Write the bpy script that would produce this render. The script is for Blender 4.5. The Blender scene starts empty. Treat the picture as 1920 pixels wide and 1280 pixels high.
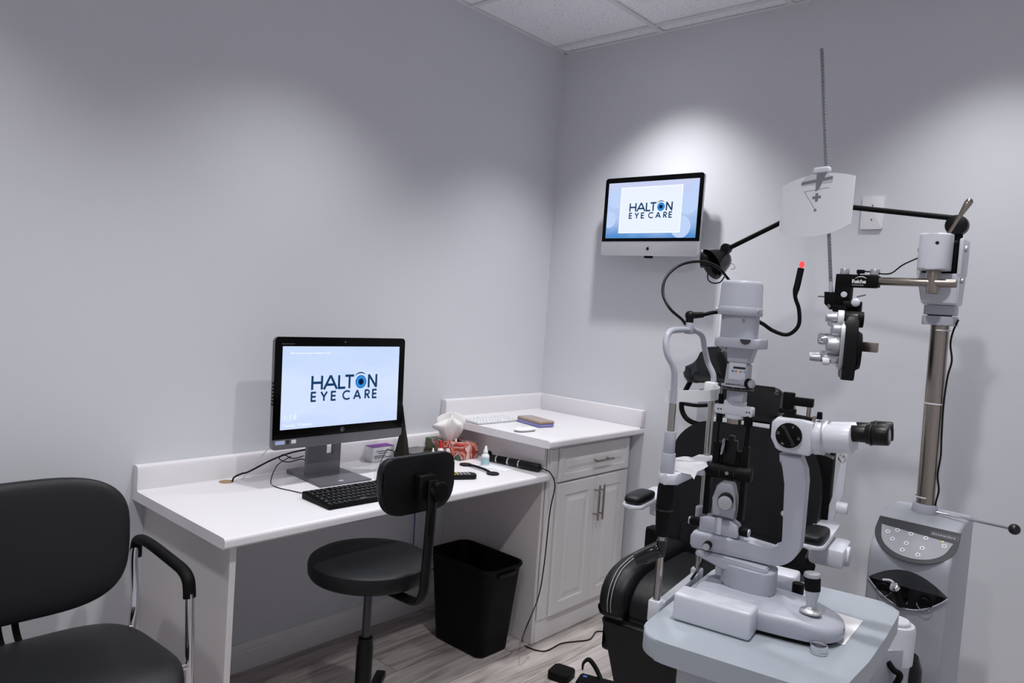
import bpy, bmesh, math, random
from mathutils import Vector, Matrix, Quaternion
random.seed(7)
PI = math.pi
sc = bpy.context.scene
COL = sc.collection
R = math.radians

# ------------------------------------------------------------------ camera
CAM = Vector((2.46959, -3.05416, 1.42847))
YAW, PITCH, ROLL, FPX = 2.294588, -0.050813, 0.070384, 1387.129
_f = Vector((math.cos(PITCH)*math.cos(YAW), math.cos(PITCH)*math.sin(YAW), math.sin(PITCH)))
_r = _f.cross(Vector((0, 0, 1))).normalized()
_u = _r.cross(_f)
CR = _r*math.cos(ROLL) + _u*math.sin(ROLL)
CU = -_r*math.sin(ROLL) + _u*math.cos(ROLL)
cam_d = bpy.data.cameras.new('camera')
cam = bpy.data.objects.new('camera', cam_d)
COL.objects.link(cam)
cam_d.sensor_width = 36; cam_d.lens = FPX*36/1920
m = Matrix.Identity(4)
for i in range(3):
    m[i][0] = CR[i]; m[i][1] = CU[i]; m[i][2] = -_f[i]; m[i][3] = CAM[i]
cam.matrix_world = m
sc.camera = cam

def ray(px, py): return _f + CR*((px-960)/FPX) - CU*((py-640)/FPX)
def at(px, py, d): return CAM + ray(px, py)*d
def onx(px, py, v): r = ray(px, py); return CAM + r*((v-CAM.x)/r.x)
def ony(px, py, v): r = ray(px, py); return CAM + r*((v-CAM.y)/r.y)
def onz(px, py, v): r = ray(px, py); return CAM + r*((v-CAM.z)/r.z)

# ------------------------------------------------------------------ materials
def pbr(name, col, rough=.5, metal=0., bump=0., bscale=200., spec=.5, coat=0., trans=0., ior=1.45, var=0., vscale=8.):
    mt = bpy.data.materials.new(name); mt.use_nodes = True
    nt = mt.node_tree; b = nt.nodes['Principled BSDF']
    b.inputs['Base Color'].default_value = (*col, 1)
    b.inputs['Roughness'].default_value = rough
    b.inputs['Metallic'].default_value = metal
    b.inputs['Specular IOR Level'].default_value = spec
    b.inputs['Coat Weight'].default_value = coat
    b.inputs['Transmission Weight'].default_value = trans
    b.inputs['IOR'].default_value = ior
    tc = nt.nodes.new('ShaderNodeTexCoord')
    n = nt.nodes.new('ShaderNodeTexNoise'); n.inputs['Scale'].default_value = bscale; n.inputs['Detail'].default_value = 3
    nt.links.new(tc.outputs['Object'], n.inputs['Vector'])
    if bump:
        bp = nt.nodes.new('ShaderNodeBump'); bp.inputs['Strength'].default_value = bump; bp.inputs['Distance'].default_value = .002
        nt.links.new(n.outputs['Fac'], bp.inputs['Height']); nt.links.new(bp.outputs['Normal'], b.inputs['Normal'])
    if var:
        n2 = nt.nodes.new('ShaderNodeTexNoise'); n2.inputs['Scale'].default_value = vscale; n2.inputs['Detail'].default_value = 4
        nt.links.new(tc.outputs['Object'], n2.inputs['Vector'])
        mx = nt.nodes.new('ShaderNodeMix'); mx.data_type = 'RGBA'
        mx.inputs[6].default_value = (*[c*(1-var) for c in col], 1); mx.inputs[7].default_value = (*[min(1, c*(1+var)) for c in col], 1)
        nt.links.new(n2.outputs['Fac'], mx.inputs[0]); nt.links.new(mx.outputs[2], b.inputs['Base Color'])
    return mt

def emis(name, col, s=1.):
    mt = bpy.data.materials.new(name); mt.use_nodes = True; nt = mt.node_tree
    nt.nodes.remove(nt.nodes['Principled BSDF'])
    e = nt.nodes.new('ShaderNodeEmission'); e.inputs[0].default_value = (*col, 1); e.inputs[1].default_value = s
    nt.links.new(e.outputs[0], nt.nodes['Material Output'].inputs[0]); return mt

def s2l(*c): return tuple(((x/255)/12.92 if x/255 <= .04045 else ((x/255+.055)/1.055)**2.4) for x in c)

M = {}
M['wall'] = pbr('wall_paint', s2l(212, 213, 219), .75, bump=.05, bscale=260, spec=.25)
M['wall2'] = pbr('bounce_wall_paint', s2l(236, 237, 242), .75, bump=.05, bscale=260, spec=.25)  # unseen walls behind the camera, paint lightened to bounce more light
M['trim'] = pbr('white_trim_paint', s2l(225, 224, 224), .45, bump=.02)
M['lam'] = pbr('white_laminate', s2l(226, 223, 227), .32, bump=.01, bscale=400)
M['cab'] = pbr('white_thermofoil', s2l(222, 220, 220), .42, bump=.03, bscale=120)
M['panel'] = pbr('panel_melamine', s2l(214, 209, 210), .5, bump=.02)
M['steel'] = pbr('brushed_nickel', s2l(160, 151, 142), .28, 1., bump=.03, bscale=500)
M['post'] = pbr('polished_steel_post', s2l(168, 163, 158), .16, 1.)
M['chrome'] = pbr('chrome', s2l(215, 215, 220), .12, 1.)
M['vinyl'] = pbr('black_vinyl', (.0065, .0068, .0085), .42, bump=.25, bscale=450, spec=.3)
M['vinylg'] = pbr('charcoal_vinyl', (.0125, .013, .0155), .42, bump=.2, bscale=420, spec=.35)
M['leather'] = pbr('black_leatherette', (.005, .0052, .0062), .42, bump=.3, bscale=330, spec=.32)
M['stitch'] = pbr('white_thread', s2l(170, 170, 172), .7)
M['blk'] = pbr('black_plastic', (.0035, .0035, .004), .38, bump=.05, bscale=500, spec=.3)
M['blkm'] = pbr('matte_black_plastic', (.0028, .0028, .0033), .55, bump=.1, bscale=400, spec=.16)
M['blkg'] = pbr('gloss_black', (.005, .005, .006), .12, coat=.3)
M['glass_blk'] = pbr('black_screen_glass', (.002, .002, .0022), .15, spec=.12)
M['inst'] = pbr('instrument_grey_enamel', s2l(172, 175, 186), .33, bump=.02, bscale=600)
M['instw'] = pbr('instrument_white_enamel', s2l(208, 210, 219), .3, bump=.02, bscale=600)
M['table'] = pbr('instrument_table_top', s2l(164, 171, 180), .3, bump=.01)
M['cons'] = pbr('console_grey', s2l(166, 169, 178), .35, bump=.02)
M['consd'] = pbr('console_dark_grey', s2l(54, 55, 60), .28)
M['consp'] = pbr('console_silver_panel', s2l(152, 153, 160), .35)
M['alu'] = pbr('aluminium', s2l(190, 191, 196), .42, .75, bump=.02)
M['hpgrey'] = pbr('gunmetal_plastic', s2l(118, 116, 122), .38, .35, bump=.02, bscale=700)
M['maca'] = pbr('satin_aluminium', s2l(205, 205, 210), .38, .3)
M['white'] = pbr('white_plastic', s2l(232, 233, 236), .4)
M['wpaper'] = pbr('white_paper', s2l(238, 236, 240), .9, bump=.2, bscale=90)
M['tissue'] = pbr('tissue_paper', s2l(225, 222, 222), .95, bump=.4, bscale=60)
M['red'] = pbr('red_cap', s2l(200, 30, 26), .4)
M['redled'] = emis('red_led', (1, .05, .05), 1.6)
M['grn'] = pbr('green_print', s2l(60, 140, 120), .6)
M['blu'] = pbr('blue_print', s2l(70, 110, 190), .6)
M['org'] = pbr('orange_mark', s2l(210, 130, 40), .5)
M['purple'] = pbr('purple_card', s2l(112, 50, 140), .55)
M['lilac'] = pbr('clear_lilac_case', s2l(128, 128, 190), .2, coat=.4)
M['amber'] = pbr('tan_case_top', s2l(165, 150, 140), .35)
M['brass'] = pbr('brown_cork_lid', s2l(158, 132, 96), .6, bump=.2)
M['ygrn'] = pbr('yellow_key', s2l(180, 170, 80), .5)
M['greyink'] = pbr('grey_print', s2l(150, 148, 155), .7)
M['dkink'] = pbr('dark_print', s2l(70, 68, 78), .7)
M['keyw'] = pbr('white_legend', s2l(150, 150, 155), .6)
M['glass'] = pbr('clear_lens', (.8, .85, .85), .05, trans=.9)
M['mirror'] = pbr('mirror_glass', s2l(150, 152, 158), .08, 1.)
M['cardp'] = pbr('near_card_plastic', s2l(222, 223, 228), .4)
M['clearp'] = pbr('frosted_tab', s2l(196, 196, 204), .3)
M['rodg'] = pbr('grey_scale_rod', s2l(140, 141, 148), .4, .5)
M['bluecab'] = pbr('blue_cable', s2l(30, 60, 130), .5)
M['greycab'] = pbr('grey_cable', s2l(100, 96, 98), .5)
M['wcab'] = pbr('white_cable', s2l(205, 200, 202), .5)
M['olive'] = pbr('dark_olive_tray', (.012, .013, .011), .35)
M['bristle'] = pbr('dark_bristles', (.018, .012, .011), .8, bump=.6, bscale=300)
M['yled'] = emis('yellow_led', (1, .75, .1), 1.2)

def tile_mat():
    mt = pbr('ceiling_tile', s2l(205, 204, 208), .9, spec=.1); nt = mt.node_tree; b = nt.nodes['Principled BSDF']
    tc = nt.nodes.new('ShaderNodeTexCoord')
    v = nt.nodes.new('ShaderNodeTexNoise'); v.inputs['Scale'].default_value = 165; v.inputs['Detail'].default_value = 2
    r = nt.nodes.new('ShaderNodeValToRGB'); r.color_ramp.elements[0].position = .30; r.color_ramp.elements[1].position = .40
    r.color_ramp.elements[0].color = (*s2l(172, 170, 172), 1); r.color_ramp.elements[1].color = (*s2l(245, 244, 248), 1)
    nt.links.new(tc.outputs['Object'], v.inputs['Vector']); nt.links.new(v.outputs['Fac'], r.inputs[0]); nt.links.new(r.outputs[0], b.inputs['Base Color'])
    bp = nt.nodes.new('ShaderNodeBump'); bp.inputs['Strength'].default_value = .25; bp.inputs['Distance'].default_value = .002
    nt.links.new(v.outputs['Fac'], bp.inputs['Height']); nt.links.new(bp.outputs['Normal'], b.inputs['Normal'])
    return mt
M['tile'] = tile_mat()

def floor_mat():
    mt = pbr('grey_laminate_floor', (.3, .3, .3), .42); nt = mt.node_tree; b = nt.nodes['Principled BSDF']
    tc = nt.nodes.new('ShaderNodeTexCoord')
    mp = nt.nodes.new('ShaderNodeMapping'); mp.inputs['Rotation'].default_value = (0, 0, R(90))
    br = nt.nodes.new('ShaderNodeTexBrick'); br.offset = .37
    br.inputs['Scale'].default_value = 1; br.inputs['Brick Width'].default_value = 1.22; br.inputs['Row Height'].default_value = .19
    br.inputs['Mortar Size'].default_value = .0016; br.inputs['Mortar Smooth'].default_value = .1
    br.inputs['Color1'].default_value = (0, 0, 0, 1); br.inputs['Color2'].default_value = (1, 1, 1, 1); br.inputs['Mortar'].default_value = (.5, .5, .5, 1)
    nt.links.new(tc.outputs['Object'], mp.inputs['Vector']); nt.links.new(mp.outputs[0], br.inputs['Vector'])
    mp2 = nt.nodes.new('ShaderNodeMapping'); mp2.inputs['Scale'].default_value = (9, .9, 1)
    nt.links.new(tc.outputs['Object'], mp2.inputs['Vector'])
    ad = nt.nodes.new('ShaderNodeVectorMath'); ad.operation = 'ADD'
    sc_ = nt.nodes.new('ShaderNodeVectorMath'); sc_.operation = 'SCALE'; sc_.inputs[3].default_value = 13
    nt.links.new(br.outputs['Color'], sc_.inputs[0]); nt.links.new(mp2.outputs[0], ad.inputs[0]); nt.links.new(sc_.outputs[0], ad.inputs[1])
    n = nt.nodes.new('ShaderNodeTexNoise'); n.inputs['Scale'].default_value = 2.2; n.inputs['Detail'].default_value = 8; n.inputs['Distortion'].default_value = 1.6
    nt.links.new(ad.outputs[0], n.inputs['Vector'])
    cr = nt.nodes.new('ShaderNodeValToRGB'); e = cr.color_ramp.elements
    e[0].position = .3; e[0].color = (*s2l(142, 133, 130), 1); e[1].position = .72; e[1].color = (*s2l(212, 205, 203), 1)
    x = cr.color_ramp.elements.new(.48); x.color = (*s2l(184, 176, 173), 1)
    nt.links.new(n.outputs['Fac'], cr.inputs[0])
    mx = nt.nodes.new('ShaderNodeMix'); mx.data_type = 'RGBA'; mx.blend_type = 'MULTIPLY'
    tint = nt.nodes.new('ShaderNodeValToRGB'); tint.color_ramp.elements[0].color = (.84, .83, .82, 1); tint.color_ramp.elements[1].color = (1, 1, 1, 1)
    nt.links.new(br.outputs['Color'], tint.inputs[0])
    mx.inputs[0].default_value = 1; nt.links.new(cr.outputs[0], mx.inputs[6]); nt.links.new(tint.outputs[0], mx.inputs[7])
    mo = nt.nodes.new('ShaderNodeMix'); mo.data_type = 'RGBA'; mo.inputs[7].default_value = (*s2l(110, 103, 100), 1)
    nt.links.new(br.outputs['Fac'], mo.inputs[0]); nt.links.new(mx.outputs[2], mo.inputs[6])
    nt.links.new(mo.outputs[2], b.inputs['Base Color'])
    bp = nt.nodes.new('ShaderNodeBump'); bp.inputs['Strength'].default_value = .15; bp.inputs['Distance'].default_value = .002
    nt.links.new(n.outputs['Fac'], bp.inputs['Height']); nt.links.new(bp.outputs['Normal'], b.inputs['Normal'])
    return mt
M['floor'] = floor_mat()

def tissuebox_mat():
    mt = pbr('patterned_tissue_box', (.5, .2, .15), .45); nt = mt.node_tree; b = nt.nodes['Principled BSDF']
    tc = nt.nodes.new('ShaderNodeTexCoord')
    v = nt.nodes.new('ShaderNodeTexNoise'); v.inputs['Scale'].default_value = 13; v.inputs['Detail'].default_value = 1.5; v.inputs['Distortion'].default_value = 1.2
    cr = nt.nodes.new('ShaderNodeValToRGB'); cr.color_ramp.interpolation = 'CONSTANT'
    cols = [(0, (96, 84, 62)), (.36, (60, 96, 70)), (.42, (196, 150, 150)), (.47, (160, 52, 44)), (.53, (208, 164, 160)), (.57, (206, 118, 74)), (.62, (150, 60, 60)), (.68, (218, 190, 186))]
    e = cr.color_ramp.elements
    e[0].position = 0; e[0].color = (*s2l(*cols[0][1]), 1); e[1].position = .36; e[1].color = (*s2l(*cols[1][1]), 1)
    for p, c in cols[2:]:
        x = e.new(p); x.color = (*s2l(*c), 1)
    nt.links.new(tc.outputs['Object'], v.inputs['Vector']); nt.links.new(v.outputs['Fac'], cr.inputs[0]); nt.links.new(cr.outputs[0], b.inputs['Base Color'])
    return mt
M['tbox'] = tissuebox_mat()

def screen_mat(name, bottom, mid, top, noise, s):
    mt = bpy.data.materials.new(name); mt.use_nodes = True; nt = mt.node_tree
    nt.nodes.remove(nt.nodes['Principled BSDF'])
    tc = nt.nodes.new('ShaderNodeTexCoord'); sp = nt.nodes.new('ShaderNodeSeparateXYZ'); nt.links.new(tc.outputs['Generated'], sp.inputs[0])
    n = nt.nodes.new('ShaderNodeTexNoise'); n.inputs['Scale'].default_value = 2.6; n.inputs['Detail'].default_value = 2
    nt.links.new(tc.outputs['Generated'], n.inputs['Vector'])
    ma = nt.nodes.new('ShaderNodeMath'); ma.operation = 'MULTIPLY_ADD'; ma.inputs[1].default_value = noise; nt.links.new(n.outputs['Fac'], ma.inputs[0])
    ms = nt.nodes.new('ShaderNodeMath'); ms.operation = 'SUBTRACT'; ms.inputs[1].default_value = noise*.5; nt.links.new(sp.outputs['Z'], ms.inputs[0]); nt.links.new(ms.outputs[0], ma.inputs[2])
    cr = nt.nodes.new('ShaderNodeValToRGB'); e = cr.color_ramp.elements
    e[0].position = 0; e[0].color = (*s2l(*bottom), 1); e[1].position = 1; e[1].color = (*s2l(*top), 1); x = e.new(.4); x.color = (*s2l(*mid), 1)
    nt.links.new(ma.outputs[0], cr.inputs[0])
    em = nt.nodes.new('ShaderNodeEmission'); em.inputs[1].default_value = s; nt.links.new(cr.outputs[0], em.inputs[0])
    nt.links.new(em.outputs[0], nt.nodes['Material Output'].inputs[0]); return mt
SCR = .76
M['hpscr'] = screen_mat('desktop_picture', (202, 218, 250), (212, 226, 252), (196, 216, 250), 1.2, SCR)
M['imscr'] = screen_mat('bokeh_picture', (84, 142, 204), (176, 200, 240), (200, 208, 240), .5, SCR)
M['navy'] = emis('navy_lettering', s2l(26, 62, 104), SCR)
M['iris'] = emis('iris_blue', s2l(24, 116, 200), SCR)
M['iris2'] = emis('iris_light_blue', s2l(90, 170, 228), SCR)
M['pupil'] = emis('pupil_dark', s2l(14, 30, 48), SCR)
M['scrw'] = emis('screen_white', s2l(232, 240, 253), SCR)
M['scrw2'] = emis('screen_border_white', s2l(242, 248, 255), SCR)
M['bok'] = emis('bokeh_light', s2l(190, 210, 246), SCR)

# ------------------------------------------------------------------ mesh helpers
def nb(): return bmesh.new()
def T(x=0, y=0, z=0): return Matrix.Translation((x, y, z))
def RX(a): return Matrix.Rotation(R(a), 4, 'X')
def RY(a): return Matrix.Rotation(R(a), 4, 'Y')
def RZ(a): return Matrix.Rotation(R(a), 4, 'Z')
def align(p0, p1):
    p0 = Vector(p0); d = Vector(p1)-p0
    q = Vector((0, 0, 1)).rotation_difference(d.normalized())
    return Matrix.Translation(p0) @ q.to_matrix().to_4x4(), d.length

def box(bm, x0, x1, y0, y1, z0, z1, bev=0., mx=None, seg=2):
    t = bmesh.new()
    vs = [t.verts.new((x, y, z)) for x in (x0, x1) for y in (y0, y1) for z in (z0, z1)]
    for f in ((0, 1, 3, 2), (4, 6, 7, 5), (0, 4, 5, 1), (2, 3, 7, 6), (0, 2, 6, 4), (1, 5, 7, 3)):
        t.faces.new([vs[i] for i in f])
    if bev:
        bmesh.ops.bevel(t, geom=t.edges[:], offset=bev, segments=seg, profile=.5, affect='EDGES')
    merge(bm, t, mx); return bm

def merge(bm, t, mx=None):
    if mx is not None: t.transform(mx)
    me = bpy.data.meshes.new('tmp'); t.to_mesh(me); t.free(); bm.from_mesh(me); bpy.data.meshes.remove(me)

def prism(bm, pts, z0, z1, bev=0., mx=None, seg=2, top_only=False):
    t = bmesh.new()
    a = [t.verts.new((p[0], p[1], z0)) for p in pts]; b = [t.verts.new((p[0], p[1], z1)) for p in pts]
    n = len(pts)
    ft = t.faces.new(b); fb = t.faces.new(a[::-1])
    for i in range(n): t.faces.new((a[i], a[(i+1) % n], b[(i+1) % n], b[i]))
    if bev:
        ed = list(ft.edges) + ([] if top_only else list(fb.edges))
        bmesh.ops.bevel(t, geom=ed, offset=bev, segments=seg, profile=.5, affect='EDGES')
    bmesh.ops.recalc_face_normals(t, faces=t.faces[:])
    merge(bm, t, mx); return bm

def rpoly(pts, radii, n=7):
    """closed polygon with each corner rounded"""
    o = []; N = len(pts)
    for i in range(N):
        p = Vector((*pts[i], 0)); a = (Vector((*pts[i-1], 0))-p); c = (Vector((*pts[(i+1) % N], 0))-p); r = radii[i] if isinstance(radii, (list, tuple)) else radii
        an = a.normalized(); cn = c.normalized(); h = an.angle(cn)/2; d = min(r/math.tan(h), a.length*.49, c.length*.49); s0 = p+an*d; s1 = p+cn*d
        for k in range(n+1):
            t = k/n; q = s0*(1-t)**2+p*2*t*(1-t)*.96+(s0+s1)*.5*2*t*(1-t)*.04+s1*t*t; o.append((q.x, q.y))
    return o

def rrect(x0, x1, y0, y1, r, n=6):
    if not isinstance(r, (tuple, list)): r = (r,)*4
    o = []
    for (cx, cy, a0, rr) in ((x1-r[0], y1-r[0], 0, r[0]), (x0+r[1], y1-r[1], 90, r[1]), (x0+r[2], y0+r[2], 180, r[2]), (x1-r[3], y0+r[3], 270, r[3])):
        for k in range(n+1):
            a = R(a0+90*k/n); o.append((cx+rr*math.cos(a), cy+rr*math.sin(a)))
    return o

def lathe(bm, prof, mx=None, seg=28, cap=True):
    t = bmesh.new(); rings = []
    for r, z in prof:
        rings.append([t.verts.new((r*math.cos(2*PI*k/seg), r*math.sin(2*PI*k/seg), z)) for k in range(seg)])
    for a, b in zip(rings, rings[1:]):
        for k in range(seg): t.faces.new((a[k], a[(k+1) % seg], b[(k+1) % seg], b[k]))
    if cap:
        t.faces.new(rings[0][::-1]); t.faces.new(rings[-1])
    bmesh.ops.recalc_face_normals(t, faces=t.faces[:])
    merge(bm, t, mx); return bm

def cyl(bm, p0, p1, r0, r1=None, seg=24, bev=0.):
    r1 = r0 if r1 is None else r1
    mx, L = align(p0, p1)
    pr = [(r0, 0), (r1, L)] if not bev else [(r0-bev, 0), (r0-bev*.3, bev*.3), (r0, bev), (r1, L-bev), (r1-bev*.3, L-bev*.3), (r1-bev, L)]
    lathe(bm, pr, mx, seg); return bm

def sph(bm, c, r, seg=20, sc_=(1, 1, 1)):
    t = bmesh.new(); bmesh.ops.create_uvsphere(t, u_segments=seg, v_segments=seg//2+2, radius=r)
    merge(bm, t, Matrix.Translation(c) @ Matrix.Diagonal((*sc_, 1))); return bm

def catmull(pts, n=8):
    pts = [Vector(p) for p in pts]
    if len(pts) < 3: return pts
    P = [pts[0]*2-pts[1]] + pts + [pts[-1]*2-pts[-2]]
    o = []
    for i in range(1, len(P)-2):
        a, b, c, d = P[i-1:i+3]
        for k in range(n):
            t = k/n
            o.append(.5*((2*b)+(c-a)*t+(2*a-5*b+4*c-d)*t*t+(3*b-a-3*c+d)*t**3))
    o.append(pts[-1]); return o

def tube(bm, pts, r, seg=10, smooth=8, rr=None):
    P = catmull(pts, smooth) if smooth else [Vector(p) for p in pts]
    t = bmesh.new(); rings = []; N = len(P)
    tang = [(P[min(i+1, N-1)]-P[max(i-1, 0)]).normalized() for i in range(N)]
    up = Vector((0, 0, 1)) if abs(tang[0].z) < .9 else Vector((1, 0, 0))
    nrm = tang[0].cross(up).normalized()
    for i in range(N):
        if i: nrm = (nrm - tang[i]*nrm.dot(tang[i])).normalized()
        bn = tang[i].cross(nrm)
        q = r if rr is None else rr(i/(N-1))
        rings.append([t.verts.new(P[i]+(nrm*math.cos(2*PI*k/seg)+bn*math.sin(2*PI*k/seg))*q) for k in range(seg)])
    for a, b in zip(rings, rings[1:]):
        for k in range(seg): t.faces.new((a[k], a[(k+1) % seg], b[(k+1) % seg], b[k]))
    t.faces.new(rings[0][::-1]); t.faces.new(rings[-1])
    bmesh.ops.recalc_face_normals(t, faces=t.faces[:])
    merge(bm, t); return bm

def pillow(bm, sx, sy, sz, e1=.3, e2=.35, mx=None, nu=48, nv=24):
    """superellipsoid cushion, half sizes sx sy sz"""
    t = bmesh.new(); g = []
    f = lambda w, e: math.copysign(abs(w)**e, w)
    for j in range(1, nv):
        v = -PI/2 + PI*j/nv; row = []
        for i in range(nu):
            u = 2*PI*i/nu
            row.append(t.verts.new((sx*f(math.cos(v), e1)*f(math.cos(u), e2), sy*f(math.cos(v), e1)*f(math.sin(u), e2), sz*f(math.sin(v), e1))))
        g.append(row)
    lo = t.verts.new((0, 0, -sz)); hi = t.verts.new((0, 0, sz))
    for a, b in zip(g, g[1:]):
        for k in range(nu): t.faces.new((a[k], a[(k+1) % nu], b[(k+1) % nu], b[k]))
    for k in range(nu):
        t.faces.new((lo, g[0][(k+1) % nu], g[0][k])); t.faces.new((hi, g[-1][k], g[-1][(k+1) % nu]))
    merge(bm, t, mx); return bm

ROOT = {}
def thing(name, label, cat, loc=(0, 0, 0), rotz=0., group=None):
    o = bpy.data.objects.new(name, None); COL.objects.link(o); o.empty_display_size = .05
    o.location = loc; o.rotation_euler = (0, 0, R(rotz)); o['label'] = label; o['category'] = cat
    if group: o['group'] = group
    ROOT[o.name] = Matrix.Translation(loc) @ RZ(rotz)
    return o

def obj(name, bm, mat, parent=None, world=False, flat=False, label=None, ang=38):
    root = parent
    while root is not None and root.parent is not None: root = root.parent
    if world and root is not None and root.name in ROOT: bm.transform(ROOT[root.name].inverted())
    me = bpy.data.meshes.new(name); bm.to_mesh(me); bm.free()
    mats = mat if isinstance(mat, (list, tuple)) else [mat]
    for x in mats: me.materials.append(x)
    if not flat:
        me.polygons.foreach_set('use_smooth', [True]*len(me.polygons)); me.set_sharp_from_angle(angle=R(ang))
    o = bpy.data.objects.new(name, me); COL.objects.link(o)
    if parent is not None: o.parent = parent
    if label: o['label'] = label
    return o

def solo(name, bm, mat, label, cat, group=None, **k):
    """a top-level thing of one mesh, origin moved to its base centre"""
    zs = [v.co.z for v in bm.verts]; xs = [v.co.x for v in bm.verts]; ys = [v.co.y for v in bm.verts]
    c = Vector(((min(xs)+max(xs))/2, (min(ys)+max(ys))/2, min(zs)))
    bm.transform(Matrix.Translation(-c)); o = obj(name, bm, mat, None, **k); o.location = c
    o['label'] = label; o['category'] = cat
    if group: o['group'] = group
    return o

def struct(name, bm, mat, parent=None, **k):
    o = obj(name, bm, mat, parent, **k); o['kind'] = 'structure'; return o

def text_bm(s, size, mx, depth=.0003, spacing=1., bold=0.):
    cu = bpy.data.curves.new('t', 'FONT'); cu.body = s; cu.size = size; cu.extrude = depth; cu.space_character = spacing; cu.offset = bold
    cu.align_x = 'LEFT'; cu.resolution_u = 3
    o = bpy.data.objects.new('t', cu); COL.objects.link(o)
    dg = bpy.context.evaluated_depsgraph_get(); me = bpy.data.meshes.new_from_object(o.evaluated_get(dg))
    bm = nb(); bm.from_mesh(me); bm.transform(mx)
    bpy.data.objects.remove(o); bpy.data.curves.remove(cu); bpy.data.meshes.remove(me); return bm

def dashes(widths, h, gap, mx, depth=.0002):
    """a line of small print too fine to read: short uneven bars"""
    bm = nb(); x = 0
    for k, w in enumerate(widths):
        box(bm, x, x+w, 0, h*(.8 if k % 3 else 1), 0, depth, 0, mx); x += w+gap
    return bm

def join(a, b):
    merge(a, b); return a

# ------------------------------------------------------------------ room
H = 2.742; XR = 3.35; YF = -3.95
b = nb(); box(b, -.12, 0, YF-.12, .12, 0, H+.1); struct('wall_left', b, M['wall'], flat=True)
b = nb(); box(b, 0, XR, 0, .12, 0, H+.1); struct('wall_back', b, M['wall'], flat=True)
b = nb(); box(b, XR, XR+.12, YF-.12, .12, 0, H+.1); struct('wall_right', b, M['wall2'], flat=True)
b = nb(); box(b, 0, XR, YF-.12, YF, 0, H+.1); struct('wall_front', b, M['wall2'], flat=True)
b = nb(); box(b, -.12, XR+.12, YF-.12, .12, -.1, 0); struct('floor', b, M['floor'], flat=True)

POTS = [(.735, -.415), (1.98, -.45), (.66, -1.57), (.70, -2.80), (1.98, -1.65), (1.98, -2.85)]
def ceiling():
    b = nb(); z = H+.008; TH = .012; step = .61
    xs = [0.] + [.577+.61*k for k in range(5)]; xs = [x for x in xs if x < XR-.05]+[XR]
    ys = [0.] + [-.088-.61*k for k in range(8)]; ys = [y for y in ys if y > YF+.05]+[YF]
    for i in range(len(xs)-1):
        for j in range(len(ys)-1):
            x0, x1, y0, y1 = xs[i]+.006, xs[i+1]-.006, ys[j+1]+.006, ys[j]-.006
            hole = [p for p in POTS if x0 < p[0] < x1 and y0 < p[1] < y1]
            if not hole: box(b, x0, x1, y0, y1, z, z+TH, .003, seg=1); continue
            px, py = hole[0]; t = bmesh.new(); n = 32
            outer = []
            for k in range(n):
                a = 2*PI*(k+.5)/n; dx, dy = math.cos(a), math.sin(a)
                s = min((((x1 if dx > 0 else x0)-px)/dx), (((y1 if dy > 0 else y0)-py)/dy)); outer.append((px+dx*s, py+dy*s))
            vo = [t.verts.new((p[0], p[1], z)) for p in outer]
            vi = [t.verts.new((px+.052*math.cos(2*PI*(k+.5)/n), py+.052*math.sin(2*PI*(k+.5)/n), z)) for k in range(n)]
            for k in range(n): t.faces.new((vo[k], vo[(k+1) % n], vi[(k+1) % n], vi[k]))
            for cx in (x0, x1):
                for cy in (y0, y1):
                    # corner fill
                    near = sorted(range(n), key=lambda k: (outer[k][0]-cx)**2+(outer[k][1]-cy)**2)[:2]
                    try: t.faces.new((t.verts.new((cx, cy, z)), vo[near[0]], vo[near[1]]))
                    except Exception: pass
            bmesh.ops.recalc_face_normals(t, faces=t.faces[:]); merge(b, t)
    box(b, -.1, XR+.1, YF-.1, .1, H+.16, H+.2)
    c = struct('ceiling', b, M['tile'], flat=True)
    g = nb()
    for x in xs[1:-1]: box(g, x-.012, x+.012, YF, 0, H, H+.006)
    for y in ys[1:-1]: box(g, 0, XR, y-.012, y+.012, H+.0005, H+.0065)
    for q in ((0, .012, YF, 0), (XR-.012, XR, YF, 0)): box(g, *q, H-.001, H+.006)
    for q in ((0, XR, -.010, 0), (0, XR, YF, YF+.012)): box(g, *q, H-.001, H+.006)
    struct('ceiling_grid', g, M['trim'], c, flat=True)
ceiling()

def base_prof():  # (out, z)
    return [(0, 0), (.013, 0), (.013, .068), (.0105, .074), (.0105, .082), (.006, .094), (.004, .102), (0, .102)]
def baseboard(name, p0, p1, nrm):
    b = nb(); pr = base_prof(); p0 = Vector(p0); p1 = Vector(p1); nrm = Vector(nrm)
    A = [b.verts.new(p0+nrm*o+Vector((0, 0, z))) for o, z in pr]; B = [b.verts.new(p1+nrm*o+Vector((0, 0, z))) for o, z in pr]
    n = len(pr)
    for i in range(n): b.faces.new((A[i], A[(i+1) % n], B[(i+1) % n], B[i]))
    b.faces.new(A); b.faces.new(B[::-1]); bmesh.ops.recalc_face_normals(b, faces=b.faces[:])
    struct(name, b, M['trim'], flat=True)
baseboard('baseboard_left', (0, YF, 0), (0, -2.03, 0), (1, 0, 0))
baseboard('baseboard_under_desk', (0, -2.005, 0), (0, -.66, 0), (1, 0, 0))
baseboard('baseboard_back', (.605, 0, 0), (XR, 0, 0), (0, -1, 0))
baseboard('baseboard_right', (XR, YF, 0), (XR, 0, 0), (-1, 0, 0))

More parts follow.
